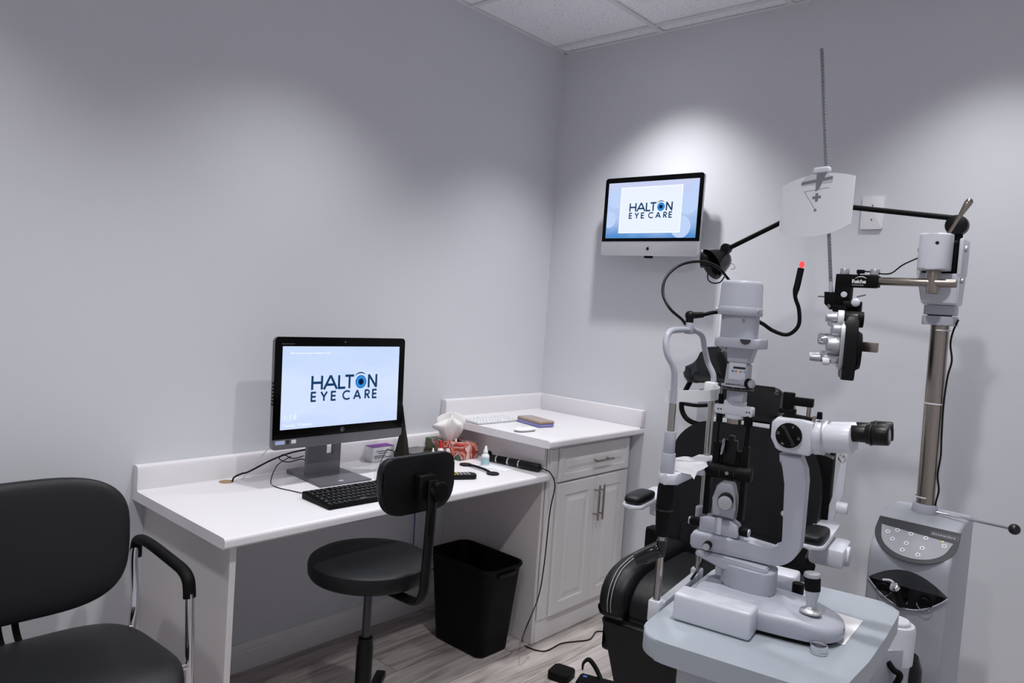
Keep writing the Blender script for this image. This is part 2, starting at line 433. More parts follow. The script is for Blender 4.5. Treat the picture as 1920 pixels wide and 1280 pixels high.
# recessed ceiling lamps
for i, (x, y) in enumerate(POTS):
    t = thing('recessed_light', 'recessed ceiling spotlight above the ' + ['wall computer near the corner', 'instrument stand by the back wall', 'desk computer', 'black side chair at the left wall', 'slit lamp and its table', 'empty floor far from both wall computers'][i], 'ceiling light', (x, y, H), group='recessed lights in the tiled ceiling')
    b = nb(); lathe(b, [(.066, .0005), (.068, -.004), (.05, -.003), (.048, .01), (.042, .08), (.040, .08), (.046, .008), (.050, .004), (.066, .004)], None, 40, cap=False); obj('trim_ring', b, M['white'], t)
    b = nb(); lathe(b, [(.041, .078), (.036, .070), (.01, .066)], None, 24); obj('lamp_face', b, emis('lamp_glow', (1, .97, .95), 30.), t)
    l = bpy.data.lights.new('spot_lamp', 'SPOT'); l.energy = [58, 34, 38, 36, 50, 36][i]; l.color = (.985, .99, .985); l.spot_size = R([100, 100, 104, 106, 150, 150][i]); l.spot_blend = 1; l.shadow_soft_size = .042
    lo = bpy.data.objects.new('spot_lamp', l); COL.objects.link(lo); lo.parent = t; lo.location = (0, 0, -.012)

# ------------------------------------------------------------------ desk + counter
def slab_outline_edge(bm, x1, y0, y1, z1, th, S, t):
    """laminate top with rounded front edge and coved splash on wall x=0; profile in x,z extruded on y"""
    r = .011; pr = [(.0012, z1-th), (x1-r*.6, z1-th), (x1, z1-th+r*.6)]
    for k in range(7):
        a = R(90*k/6); pr.append((x1-r+r*math.cos(a), z1-r+r*math.sin(a)))
    c = .006
    for k in range(5):
        a = R(270-90*k/4); pr.append((t+c+c*math.cos(a), z1+c+c*math.sin(a)))
    pr += [(t, z1+S-.012), (t-.004, z1+S-.003), (t-.012, z1+S), (.0012, z1+S)]
    A = [bm.verts.new((x, y0, z)) for x, z in pr]; B = [bm.verts.new((x, y1, z)) for x, z in pr]; n = len(pr)
    for i in range(n): bm.faces.new((A[i], A[(i+1) % n], B[(i+1) % n], B[i]))
    bm.faces.new(A); bm.faces.new(B[::-1]); bmesh.ops.recalc_face_normals(bm, faces=bm.faces[:])
ZD, ZC = .74, .887
desk = thing('desk', 'long low white laminate desk along the left wall, under the monitor', 'desk', (.3, -1.35, 0))
b = nb(); slab_outline_edge(b, .614, -2.067, -.658, ZD, .032, .082, .033); box(b, .577, .6125, -.66, -.638, ZD-.0315, ZD-.0005, .004); obj('desktop', b, M['lam'], desk, world=True)
b = nb(); box(b, .001, .573, -2.028, -2.009, 0.001, ZD-.033, .001); obj('side_panel', b, M['panel'], desk, world=True, flat=True)
b = nb(); box(b, .001, .020, -2.005, -.66, ZD-.06, ZD-.033); obj('support_batten', b, M['panel'], desk, world=True, flat=True)
b = nb(); p = onz(424, 903, ZD); cyl(b, (p.x, p.y, ZD-.001), (p.x, p.y, ZD+.0015), .024, seg=32); obj('grommet', b, M['brass'], desk, world=True)

ctop = thing('countertop', 'raised white laminate worktop in the corner, on the base cabinet', 'countertop', (.32, -.36, ZC-.032))
b = nb(); slab_outline_edge(b, .648, -.719, -.0, ZC, .032, .082, .033)
box(b, .033, .648, -.033, -.0005, ZC-.001, ZC+.082, .005)
obj('worktop', b, M['lam'], ctop, world=True)

cab = thing('base_cabinet', 'white base cabinet with drawer and two raised panel doors in the corner', 'cabinet', (.3, -.34, 0))
b = nb(); box(b, .001, .575, -.656, -.638, .001, ZC-.034, .001); obj('side_panel', b, M['panel'], cab, world=True, flat=True)
b = nb(); box(b, .001, .578, -.637, -.016, .002, ZC-.034, .002); box(b, .57, .5835, -.637, -.575, .10, ZC-.036, .001); obj('carcass', b, M['cab'], cab, world=True, flat=True)
def raised(y0, y1, z0, z1, fr=.052):
    b = nb(); xf = .598
    box(b, .5785, xf-.006, y0, y1, z0, z1)
    # frame ring with routed recess and raised field
    def ring(ya, yb, za, zb, x): return [b.verts.new((x, ya, za)), b.verts.new((x, yb, za)), b.verts.new((x, yb, zb)), b.verts.new((x, ya, zb))]
    loops = [ring(y0, y1, z0, z1, xf-.006), ring(y0+.004, y1-.004, z0+.004, z1-.004, xf), ring(y0+fr, y1-fr, z0+fr, z1-fr, xf),
             ring(y0+fr+.006, y1-fr-.006, z0+fr+.006, z1-fr-.006, xf-.008), ring(y0+fr+.012, y1-fr-.012, z0+fr+.012, z1-fr-.012, xf-.008), ring(y0+fr+.034, y1-fr-.034, z0+fr+.034, z1-fr-.034, xf-.001)]
    for a, c in zip(loops, loops[1:]):
        for k in range(4): b.faces.new((a[k], a[(k+1) % 4], c[(k+1) % 4], c[k]))
    b.faces.new(loops[-1]); bmesh.ops.recalc_face_normals(b, faces=b.faces[:]); return b
def bar_handle(p0, p1, out, parent):
    b = nb(); p0 = Vector(p0); p1 = Vector(p1); o = Vector((out, 0, 0)); cyl(b, p0+o, p1+o, .0048, seg=16, bev=.001)
    d = (p1-p0); 
    for q in (.16, .84): c = p0+d*q; cyl(b, c, c+o, .0036, seg=12)
    obj('handle', b, M['steel'], parent, world=True, label='brushed metal bar handle')
d1 = obj('drawer', raised(-.572, -.036, .688, .835, .030), M['cab'], cab, world=True, flat=True)
bar_handle((.598, -.345, .7575), (.598, -.205, .7575), .026, d1)
d2 = obj('door', raised(-.572, -.292, .106, .680), M['cab'], cab, world=True, flat=True)
bar_handle((.598, -.303, .645), (.598, -.303, .485), .028, d2)
d3 = obj('door', raised(-.287, -.036, .106, .680), M['cab'], cab, world=True, flat=True)
bar_handle((.598, -.268, .645), (.598, -.268, .485), .028, d3)

b = nb(); box(b, .5838, .5905, -.630, -.580, .712, .832, .0015); pl = thing('wall_plate', 'blank white cover plate on the filler strip beside the cabinet drawer', 'cover plate', (.586, -.61, .71))
obj('plate', b, M['cab'], pl, world=True)
b = nb(); box(b, .5900, .5925, -.614, -.600, .752, .797, .0008); obj('insert', b, M['cab'], pl, world=True)

# blank plate on the back wall
wp = thing('switch_plate', 'white blank electrical plate on the back wall behind the lamp arm', 'cover plate', (1.577, -.001, 1.81))
b = nb(); prism(b, rrect(1.538, 1.617, 1.812, 1.937, .004), 0.0005, .010, .004, Matrix(((1, 0, 0, 0), (0, 0, -1, 0), (0, 1, 0, 0), (0, 0, 0, 1))), top_only=True); obj('plate', b, M['white'], wp, world=True)
for z in (1.848, 1.902): b = nb(); cyl(b, (1.577, -.009, z), (1.577, -.0115, z), .003, seg=12); obj('screw', b, M['steel'], wp, world=True)

# ------------------------------------------------------------------ logo lettering
def stroke(bm, pts, w, mx, d=.0004):
    """flat stroke polyline in xy, mitred by overlapping quads"""
    for (x0, y0), (x1, y1) in zip(pts, pts[1:]):
        L = math.hypot(x1-x0, y1-y0); nx, ny = -(y1-y0)/L*w/2, (x1-x0)/L*w/2
        t = bmesh.new(); v = [t.verts.new(c) for c in ((x0+nx, y0+ny, d), (x0-nx, y0-ny, d), (x1-nx, y1-ny, d), (x1+nx, y1+ny, d))]
        t.faces.new(v[::-1] if False else v); merge(bm, t, mx)
def arc(cx, cy, r, a0, a1, n=24, ry=None): return [(cx+r*math.cos(R(a0+(a1-a0)*k/n)), cy+(ry or r)*math.sin(R(a0+(a1-a0)*k/n))) for k in range(n+1)]
GL = {  # glyphs on a unit-height cell, w = width
    'H': (.72, [[(.06, 0), (.06, 1)], [(.66, 0), (.66, 1)], [(.06, .5), (.66, .5)]]),
    'A': (.92, [[(.03, 0), (.46, 1)], [(.46, 1), (.89, 0)], [(.2, .33), (.72, .33)]]),
    'L': (.52, [[(.06, 0), (.06, 1)], [(.0, .06), (.5, .06)]]),
    'T': (.6, [[(.3, 0), (.3, 1)], [(0, .94), (.6, .94)]]),
    'N': (.76, [[(.06, 0), (.06, 1)], [(.06, .97), (.7, .03)], [(.7, 0), (.7, 1)]]),
    'E': (.52, [[(.06, 0), (.06, 1)], [(.0, .05), (.5, .05)], [(.0, .95), (.5, .95)], [(.06, .5), (.48, .5)]]),
    'Y': (.74, [[(.03, 1), (.37, .45)], [(.71, 1), (.37, .45)], [(.37, .5), (.37, 0)]]),
    'C': (.9, [arc(.5, .5, .46, 48, 312)]),
    'R': (.58, [[(.06, 0), (.06, 1)], [(.06, .95), (.28, .95)], arc(.28, .71, .24, 90, -90, 14), [(.28, .47), (.06, .47)], [(.24, .47), (.54, 0)]]),
}
def word(bm, s, x, y, h, w, gap, mx, total=None):
    """letters placed left to right; returns x"""
    for ch in s:
        if ch == ' ': x += gap*1.2; continue
        W, st = GL[ch]
        for p in st: stroke(bm, [(x+a*h, y+c*h) for a, c in p], w, mx)
        x += W*h + gap
    return x
def logo(parent, mx, W, world=True):
    """HALTON / EYE CARE, W wide, origin at its lower left corner"""
    b = nb(); h = W*.172; y = W*.142; w = h*.185
    def put(ch, x0, x1, yy, hh, ww):
        gw, st = GL[ch]; k = (x1-x0)*W/gw
        for p in st: stroke(b, [(W*x0+a*k, yy+c*hh) for a, c in p], ww, mx)
    for ch, x0, x1 in (('H', 0, .165), ('A', .175, .38), ('L', .39, .505), ('T', .495, .63), ('N', .855, 1.)): put(ch, x0, x1, y, h, w)
    for ch, x0, x1 in (('E', 0, .075), ('Y', .14, .235), ('E', .29, .365), ('C', .465, .585), ('A', .635, .745), ('R', .81, .89), ('E', .93, 1.005)): put(ch, x0, x1, 0, W*.114, w*.78)
    xo = W*.741; cy = y+h*.46
    pts = arc(xo-W*.005, cy, W*.120, 142, 52, 16, W*.118)
    for k in range(16): stroke(b, [pts[k], pts[k+1]], w*.5*math.sin(PI*(k+1)/18)+.0004, mx)
    obj('logo_lettering', b, M['navy'], parent, world=world, flat=True)
    for nm, r, mt, d in (('logo_eye_ring', W*.086, 'iris', .0005), ('logo_eye_ring', W*.064, 'iris2', .0007), ('logo_iris', W*.054, 'iris', .0009), ('logo_pupil', W*.038, 'pupil', .0011)):
        b = nb(); t = bmesh.new(); vs = [t.verts.new((xo+r*math.cos(2*PI*k/40), cy+r*math.sin(2*PI*k/40), d)) for k in range(40)]; t.faces.new(vs); merge(b, t, mx); obj(nm, b, M[mt], parent, world=world, flat=True)

# ------------------------------------------------------------------ wall computer (on back wall, y=0, faces -y)
im = thing('wall_computer', 'silver all in one computer mounted high on the back wall beside the corner', 'computer', (.65, -.1, 1.69))
# local frame: x right, z up, screen faces -y
FX = Matrix(((1, 0, 0, 0), (0, 0, -1, 0), (0, 1, 0, 0), (0, 0, 0, 1)))   # maps (x,y,z)->(x,-z,y): xy drawing upright facing -y
W2 = .2585
IMX = T(.648, -.1, 1.692)
b = nb(); prism(b, rrect(-W2, W2, 0, .366, .014), -.012, .0, .002, FX)
t = bmesh.new(); pillow(t, W2*.93, .165, .026, .5, .45); merge(b, t, FX @ T(0, .185, -.034)); b.transform(IMX); obj('casing', b, M['maca'], im, world=True)
b = nb(); prism(b, rrect(-W2+.0015, W2-.0015, .0, .0, .0) if False else rrect(-W2+.001, W2-.001, .066, .365, (.013, .013, .0005, .0005)), -.001, .0012, .0004, FX); b.transform(IMX); bz = obj('glass_front', b, M['glass_blk'], im, world=True)
b = nb(); prism(b, [(-.2375, .081), (.2375, .081), (.2375, .341), (-.2375, .341)], .0013, .0017, 0, FX); b.transform(IMX); scr = obj('screen', b, M['imscr'], im, world=True, flat=True, label='lit screen with a white logo card')
SX = IMX @ FX
def disc(par, mx, cx, cy, r, d, mt, nm='bokeh_spot', lim=None):
    t = nb(); vs = []
    for k in range(40):
        x, y = cx+r*math.cos(2*PI*k/40), cy+r*math.sin(2*PI*k/40)
        if lim: x = min(max(x, lim[0]), lim[1]); y = min(max(y, lim[2]), lim[3])
        vs.append(t.verts.new((x, y, d)))
    t.faces.new(vs); bmesh.ops.remove_doubles(t, verts=t.verts[:], dist=1e-6); t.transform(mx); obj(nm, t, M[mt], par, world=True, flat=True)
lim = (-.237, .237, .0815, .3405)
for k, (cx, cy, r) in enumerate([(-.19, .265, .045), (-.225, .17, .04), (.19, .235, .05), (.16, .13, .05), (.23, .29, .04)]): disc(scr, SX, cx, cy, r, .0019+.00005*k, 'bok', 'bokeh_spot', lim)
b = nb(); prism(b, [(-.166, .104), (.160, .104), (.160, .318), (-.166, .318)], .0021, .0022, 0, SX); obj('card', b, M['scrw2'], scr, world=True, flat=True)
b = nb(); prism(b, [(-.160, .110), (.154, .110), (.154, .312), (-.160, .312)], .0023, .0024, 0, SX); obj('card', b, M['scrw'], scr, world=True, flat=True)
logo(scr, SX @ T(-.113, .172, .0022), .226)
# fruit mark on the chin
b = nb()
t = bmesh.new(); N = 40; vs = []
for k in range(N):
    a = 2*PI*k/N; r = .0085*(1-.10*abs(math.sin(a))**6*(1 if math.sin(a) > 0 else .7)); x, y = r*math.cos(a)*.95, r*math.sin(a)
    dx, dy = x-.0105, y-.001
    if math.hypot(dx, dy) < .0045: s = .0045/math.hypot(dx, dy); x, y = .0105+dx*s, .001+dy*s
    vs.append(t.verts.new((x, y, .0004)))
t.faces.new(vs); merge(b, t, SX @ T(0, .032, 0))
t = bmesh.new(); vs = [t.verts.new((x, y, .0004)) for x, y in ((0, .0095), (.0012, .0125), (.0042, .0148), (.0040, .0115), (.002, .0098))]; t.faces.new(vs); merge(b, t, SX @ T(0, .032, 0))
obj('maker_mark', b, M['blkg'], im, world=True, flat=True)
b = nb(); box(b, .648-.02, .648+.02, -.095, -.078, 1.682, 1.700, .003); box(b, .60, .70, -.078, -.001, 1.83, 1.93, .004); obj('wall_mount', b, M['blkm'], im, world=True)

# ------------------------------------------------------------------ desk computer
hp = thing('desk_computer', 'grey all in one computer with black bezel standing on the desk', 'computer', (.2, -1.45, ZD))
# local 2D drawing frame facing +x: x2 -> +y, y2 -> z, z2 -> +x, tilted back a little
FH = Matrix(((0, 0, 1, 0), (1, 0, 0, 0), (0, 1, 0, 0), (0, 0, 0, 1)))
TH_ = T(.243, -1.437, .876) @ RY(-2.0) @ FH
b = nb(); prism(b, rrect(-.283, .283, 0, .387, .014), -.015, 0, .004, TH_); t = bmesh.new(); pillow(t, .235, .15, .024, .5, .4); merge(b, t, TH_ @ T(0, .2, -.036)); obj('casing', b, M['hpgrey'], hp, world=True)
b = nb(); prism(b, rrect(-.2825, .2825, .036, .3865, (.013, .013, .001, .001)), -.0005, .0015, .0005, TH_); fr = obj('glass_front', b, M['glass_blk'], hp, world=True)
b = nb(); prism(b, [(-.2545, .068), (.2545, .068), (.2545, .3545), (-.2545, .3545)], .0016, .0019, 0, TH_); hs = obj('screen', b, M['hpscr'], hp, world=True, flat=True, label='lit pale blue lock screen')
logo(hs, TH_ @ T(-.138, .160, .0019), .288)
b = text_bm('1:14', .031, TH_ @ T(-.246, .098, .0022), bold=-.0003); obj('clock_digits', b, M['scrw2'], hs, world=True, flat=True)
b = text_bm('Tuesday, 17 January', .0145, TH_ @ T(-.246, .077, .0022)); obj('date_line', b, M['scrw2'], hs, world=True, flat=True)
b = dashes([.0035, .003, .0038, .003, .0035, .004, .003, .0036, .0032, .0036], .0045, .0016, TH_ @ T(-.258, .361, .0016)); obj('model_lettering', b, M['dkink'], fr, world=True, flat=True)
b = nb(); 
for k in range(24):
    a0, a1 = 2*PI*k/24, 2*PI*(k+1)/24; stroke(b, [(.006*math.cos(a0), .006*math.sin(a0)), (.006*math.cos(a1), .006*math.sin(a1))], .0012, TH_ @ T(-.236, .331, .0022))
obj('loading_ring', b, M['bok'], hs, world=True, flat=True)
b = dashes([.016, .010, .022, .006, .018, .014, .024, .010, .019], .0035, .003, TH_ @ T(-.225, .329, .0022)); obj('hint_line', b, M['scrw2'], hs, world=True, flat=True)
b = nb(); 
for k in range(28):
    a0, a1 = 2*PI*k/28, 2*PI*(k+1)/28; stroke(b, [(.0078*math.cos(a0), .0078*math.sin(a0)), (.0078*math.cos(a1), .0078*math.sin(a1))], .0009, TH_ @ T(0, .0515, .0018))
join(b, text_bm('hp', .0095, TH_ @ T(-.0053, .0487, .0018))); obj('maker_mark', b, M['greyink'], fr, world=True, flat=True)
b = nb(); cyl(b, TH_ @ Vector((.0, .371, .0012)), TH_ @ Vector((0, .371, .0022)), .0035, seg=16); obj('webcam', b, M['dkink'], fr, world=True)
for x0, x1, mt in ((-.27, -.234, 'bok'), (-.228, -.216, 'blkm'), (-.208, -.190, 'white')):
    b = nb(); prism(b, [(x0, .018), (x1, .018), (x1, .031), (x0, .031)], .0002, .0006, 0, TH_); obj('sticker', b, pbr('sticker_'+mt, {'bok': s2l(170, 190, 225), 'blkm': (.02, .02, .02), 'white': s2l(220, 220, 224)}[mt], .5), hp, world=True, flat=True)
# side slots
b = nb()
for k in range(7): box(b, .228, .238, -1.7222, -1.7198, 1.03+.012*k, 1.036+.012*k)
obj('side_port', b, M['blkm'], hp, world=True, flat=True)
# stand: upright neck with slot, pitched foot
b = nb(); nz0 = ZD+.012
for (y0, y1, z0, z1) in ((-1.527, -1.445, nz0, .90), (-1.415, -1.382, nz0, .90), (-1.445, -1.415, nz0, .822), (-1.445, -1.415, .866, .90)): box(b, .150, .166, y0, y1, z0, z1, 0)
box(b, .12, .215, -1.50, -1.40, .90, 1.04, .004); obj('stand_neck', b, M['hpgrey'], hp, world=True, flat=True)
b = nb(); a0 = onz(560, 893, ZD); 
ft = [(.135, -1.545), (.305, -1.560), (.312, -1.34), (.135, -1.36)]
t = bmesh.new(); lo = [t.verts.new((x, y, ZD+.0005)) for x, y in ft]; hi = [t.verts.new((x, y, z)) for (x, y), z in zip(ft, (ZD+.016, ZD+.006, ZD+.006, ZD+.016))]
t.faces.new(hi); t.faces.new(lo[::-1])
for k in range(4): t.faces.new((lo[k], lo[(k+1) % 4], hi[(k+1) % 4], hi[k]))
bmesh.ops.bevel(t, geom=t.edges[:], offset=.002, segments=2, affect='EDGES'); merge(b, t); box(b, .06, .14, -1.545, -1.36, ZD+.0005, ZD+.016, .003); obj('stand_foot', b, M['hpgrey'], hp, world=True)
b = nb(); box(b, .278, .290, -1.468, -1.450, ZD+.0075, ZD+.0095, 0); obj('foot_sticker', b, M['scrw'] if False else pbr('foot_label', s2l(190, 196, 220), .4), hp, world=True, flat=True)

# cables at the back of the desk computer
def cable(name, pts, r, mt, label, seg=8, cat='cable', group=None):
    b = nb(); tube(b, pts, r, seg, 10); return solo(name, b, M[mt], label, cat, group)
g = onz(437, 903, ZD)
cable('power_cable', [(g.x, g.y, ZD-.02), (g.x, g.y, ZD+.012), onz(452, 888, ZD+.02), (.07, -1.70, ZD+.028), (.075, -1.62, ZD+.06), (.10, -1.56, ZD+.085), (.13, -1.5, ZD+.10)], .0032, 'blk', 'thick black cable leading from the desk grommet to the monitor stand')
cable('power_cable', [(.125, -1.515, ZD+.075), (.11, -1.55, ZD+.066), (.10, -1.585, ZD+.082), (.10, -1.60, ZD+.068), (.11, -1.57, ZD+.055), (.13, -1.525, ZD+.065), (.14, -1.51, ZD+.05)], .0019, 'blk', 'thin black cable looped behind the monitor stand')
kc = onz(590, 926, ZD+.015)
cable('keyboard_cable', [(.11, -1.56, ZD+.075), (.12, -1.62, ZD+.05), (.15, -1.66, ZD+.003), (.22, -1.68, ZD+.002), (.30, -1.66, ZD+.002), (kc.x-.02, kc.y, ZD+.008), (kc.x+.004, kc.y, ZD+.012)], .0017, 'blk', 'thin black keyboard lead curving over the desk left of the monitor foot')
cable('white_cable', [(.06, -1.72, ZD+.002), (.05, -1.69, ZD+.02), (.055, -1.66, ZD+.06), (.08, -1.635, ZD+.105), (.11, -1.62, ZD+.13), (.16, -1.61, ZD+.15)], .0016, 'wcab', 'thin white cable rising behind the lower left of the monitor')
cable('mouse_cable', [(.33, -1.335, ZD+.002), (.26, -1.27, ZD+.03), (.2, -1.19, ZD+.075), (.17, -1.14, ZD+.065), (.19, -1.06, ZD+.025), (.24, -1.0, ZD+.002)], .0016, 'blk', 'thin dark cable arched over the desk in front of the purple box')

# ------------------------------------------------------------------ keyboard (black)
def keyboard(name, label, corner, ang, W, D, mats, rows, z, hf, hb, cat='keyboard', pitch=.0190):
    t = thing(name, label, cat, (corner[0], corner[1], z), ang)
    b = nb(); q = [(0, 0), (W, 0), (W, D), (0, D)]
    u = bmesh.new(); lo = [u.verts.new((x, y, .001)) for x, y in q]; hi = [u.verts.new((x, y, hf if y == 0 else hb)) for x, y in q]
    u.faces.new(hi); u.faces.new(lo[::-1])
    for k in range(4): u.faces.new((lo[k], lo[(k+1) % 4], hi[(k+1) % 4], hi[k]))
    bmesh.ops.bevel(u, geom=u.edges[:], offset=.002, segments=2, affect='EDGES'); merge(b, u); obj('case', b, mats[0], t)
    b = nb(); lg = nb(); n = int((W-.012)/pitch); tilt = math.degrees(math.atan2(hb-hf, D))
    dy = (D-.016)/rows
    for r in range(rows):
        x = .006
        while x < W-.006-pitch*.6:
            w = pitch
            if r == 0 and .09 < x < .11: w = pitch*5.6
            elif r in (1, 2, 3) and x < .01: w = pitch*(1.9-.2*r)
            w = min(w, W-.006-x)
            if r == rows-1 and int(x/pitch) % 5 == 4: x += w*.55
            if x+w > W-.004: break
            y0 = .007+r*dy; z0 = hf+(hb-hf)*(y0/D)
            box(b, x+.0014, x+w-.0014, y0+.0014, y0+dy-.0014, z0-.001, z0+.0042+(hb-hf)/D*dy*.5, .0008, seg=1)
            if mats[2] is not None: box(lg, x+w*.3, x+w*.5, y0+dy*.5, y0+dy*.68, z0+.0046+(hb-hf)/D*dy*.5, z0+.0048+(hb-hf)/D*dy*.5)
            x += w
    o = obj('keys', b, mats[1], t, flat=True)
    if mats[2] is not None: obj('key_legends', lg, mats[2], o, flat=True)
    else: lg.free()
    return t
# front-left corner & direction along the desk (+y)
kfl = onz(617, 957, ZD); kbl = onz(580, 930, ZD)
keyboard('keyboard', 'black computer keyboard on the desk in front of the monitor', (kfl.x+.0, kfl.y-.0), 90-2, .44, .165, (M['blkm'], M['blk'], M['keyw']), 6, ZD, .010, .024)
# white slim keyboard on the counter
keyboard('keyboard', 'slim white wireless keyboard on the raised counter', (.238, -.715), 90-3, .28, .118, (M['maca'], M['white'], M['greyink']), 6, ZC, .004, .011, pitch=.0188)

# ------------------------------------------------------------------ small things on counter
cc = onz(1008, 796, ZC); 
pc = thing('glasses_case', 'transparent lilac case with tan lid lying on the raised counter', 'case', (.345, -.450, ZC), -12)
b = nb(); box(b, -.085, .085, -.042, .042, .001, .017, .005); obj('tray', b, M['lilac'], pc)
b = nb(); box(b, -.085, .085, -.042, .042, .0175, .029, .005); obj('lid', b, M['amber'], pc)
b = nb(); box(b, -.0855, .0855, -.0425, .0425, .0165, .0195, .001); obj('rim', b, pbr('case_rim', s2l(150, 120, 60), .4), pc)
b = nb(); mp = onz(984, 808, ZC); mo = thing('computer_mouse', 'flat white wireless mouse near the counter edge', 'mouse', (mp.x, mp.y, ZC), 85)
pillow(b, .057, .028, .0075, .8, .75, T(0, 0, .0095)); obj('shell', b, M['white'], mo)
b = nb(); prism(b, rrect(-.05, .05, -.023, .023, .018), .0008, .005, .001); obj('underside', b, M['greyink'], mo)

# ------------------------------------------------------------------ tissue box & others on the desk
tb = thing('tissue_box', 'red patterned tissue box on the desk against the counter', 'tissue box', (.133, -.765, ZD), 3)
b = nb(); box(b, -.112, .112, -.062, .052, .001, .068, .0015); obj('carton', b, M['tbox'], tb)
b = nb(); prism(b, [(.055*math.cos(2*PI*k/24), .022*math.sin(2*PI*k/24)) for k in range(24)], .0682, .069, 0); obj('opening', b, M['blkm'], tb, flat=True)
b = nb(); t = bmesh.new(); NU, NV = 72, 20; g = []
for j in range(NV):
    v = j/(NV-1); row = []
    for i in range(NU):
        a = 2*PI*i/NU
        base_r = .032+.030*math.sin(PI*min(1, v*1.25)*.62)
        if v > .72: base_r *= math.cos((v-.72)/.28*PI/2*.93)
        fold = 1+(.16*math.sin(5*a+2.2*v)+.08*math.sin(11*a-3*v)+.05*math.sin(17*a+6*v))*min(1, .35+v)
        flap = .050*math.exp(-((((a-R(262)+PI) % (2*PI))-PI)/.42)**2)*max(0, math.sin(PI*min(1, max(0, (v-.45)/.5))))
        r = base_r*fold+flap
        z = .066+.108*v**.9-.016*math.sin(3*a+.5)*v+.008*math.sin(7*a)*v
        row.append(t.verts.new((r*math.cos(a)*.78, r*math.sin(a)*1.05, z)))
    g.append(row)
for a_, b_ in zip(g, g[1:]):
    for k in range(NU): t.faces.new((a_[k], a_[(k+1) % NU], b_[(k+1) % NU], b_[k]))
t.faces.new(g[-1]); bmesh.ops.recalc_face_normals(t, faces=t.faces[:]); merge(b, t, T(-.005, -.005, 0)); obj('tissue', b, M['tissue'], tb, ang=70)

def bottle(px, py, h, r, capm, label, print_m=None, depth_z=ZD, cap_frac=.42):
    p = onz(px, py, depth_z); t = thing('dropper_bottle', label, 'bottle', (p.x, p.y, depth_z), group='eye drop bottles on the desk')
    hb = h*(1-cap_frac)
    b = nb(); lathe(b, [(r*.9, .0005), (r, .003), (r, hb*.75), (r*.85, hb*.9), (r*.4, hb), (r*.38, hb+.003)], None, 24); obj('body', b, M['white'], t)
    b = nb(); lathe(b, [(r*.55, hb+.001), (r*.58, hb+.003), (r*.5, hb+h*cap_frac*.45), (r*.34, hb+h*cap_frac*.55), (r*.28, hb+h*cap_frac*.92), (r*.15, h)], None, 20); obj('cap', b, capm, t)
    if print_m is not None:
        b = nb(); tt = bmesh.new(); A = []; 
        for k in range(13):
            a = R(-75+150*k/12-50); A.append((tt.verts.new(((r+.0004)*math.cos(a), (r+.0004)*math.sin(a), hb*.12)), tt.verts.new(((r+.0004)*math.cos(a), (r+.0004)*math.sin(a), hb*.7))))
        for (a0, a1), (c0, c1) in zip(A, A[1:]): tt.faces.new((a0, c0, c1, a1))
        merge(b, tt); obj('paper_label', b, print_m, t, ang=60)
lw = pbr('bottle_label_pale', s2l(214, 205, 205), .6, var=.2, vscale=160)
lb = pbr('bottle_label_green', s2l(170, 200, 210), .6, var=.25, vscale=120)
bottle(811, 862, .052, .0105, M['white'], 'smallest white dropper bottle, left of the red capped bottles', lw)
bottle(825, 858, .076, .0135, M['red'], 'red capped dropper bottle, left one of the red pair', lw)
bottle(841, 858, .076, .0135, M['red'], 'red capped dropper bottle beside the white capped one', lw)
bottle(853, 856, .080, .0135, M['white'], 'white capped dropper bottle right of the two red capped bottles', lw)
bottle(909, 872, .083, .0175, M['white'], 'large white dropper bottle with green and blue label by the tissue box', lb, cap_frac=.38)

# tray and phone behind the stool back
b = nb(); tr = thing('black_tray', 'low black rounded desk tray behind the stool back', 'tray', (.085, -.945, ZD), 4)
prism(b, rrect(-.045, .085, -.085, .085, .02), .001, .032, .008); obj('body', b, M['olive'], tr)
b = nb(); prism(b, rrect(-.030, .070, -.070, .070, .015), .0325, .034, .001); obj('inset', b, M['blkg'], tr)
b = nb(); pillow(b, .035, .055, .015, .6, .6, T(.205, -1.03, ZD+.0155) @ RZ(60)); solo('black_pouch', b, M['blkm'], 'black rounded pouch lying on the desk behind the stool back', 'pouch')
# feather-like duster
du = thing('desk_duster', 'dark bristled duster brush standing on the desk beside the monitor', 'brush', (.115, -1.035, ZD), 0)
b = nb(); lathe(b, [(.030, .001), (.029, .02), (.018, .09), (.009, .135), (.007, .15)], None, 30); 
for v in b.verts:
    a = math.atan2(v.co.y, v.co.x); k = 1+.12*math.sin(13*a); v.co.x *= k; v.co.y *= k
obj('bristles', b, M['bristle'], du)
b = nb(); cyl(b, (0, 0, .15), (-.006, -.012, .235), .007, .005); obj('handle', b, M['blk'], du)
# purple topped box
pb = onz(697, 866, ZD)
bx = thing('carton_box', 'small white carton with a purple lid on the desk behind the monitor', 'box', (.052, -1.107, ZD), 0)
b = nb(); box(b, -.03, .034, -.058, .052, .001, .062, .001); obj('carton', b, M['white'], bx)
b = nb(); box(b, -.0305, .0345, -.0585, .0525, .0622, .0632, 0); obj('purple_lid', b, M['purple'], bx, flat=True)
b = nb()
for z_, w0, w1 in ((.043, -.04, .045), (.034, -.03, .02), (.024, -.05, .01), (.017, -.05, .04)): box(b, .0342, .0346, w0, w1, z_, z_+.003)
obj('printed_lines', b, M['dkink'], bx, flat=True)

# remote
rm = thing('remote_control', 'slim black remote with yellow keys on the desk right of the stool back', 'remote control', (.455, -1.055, ZD), 62)
b = nb(); prism(b, rrect(-.085, .085, -.026, .026, .012), .001, .018, .005); obj('case', b, M['blk'], rm)
for i in range(9):
    for j in range(3):
        b = nb(); box(b, -.065+.015*i-.0045, -.065+.015*i+.0045, -.014+.014*j-.004, -.014+.014*j+.004, .0175, .0202, .001, seg=1); obj('key', b, M['ygrn'] if i < 6 else M['greyink'], rm, flat=True)
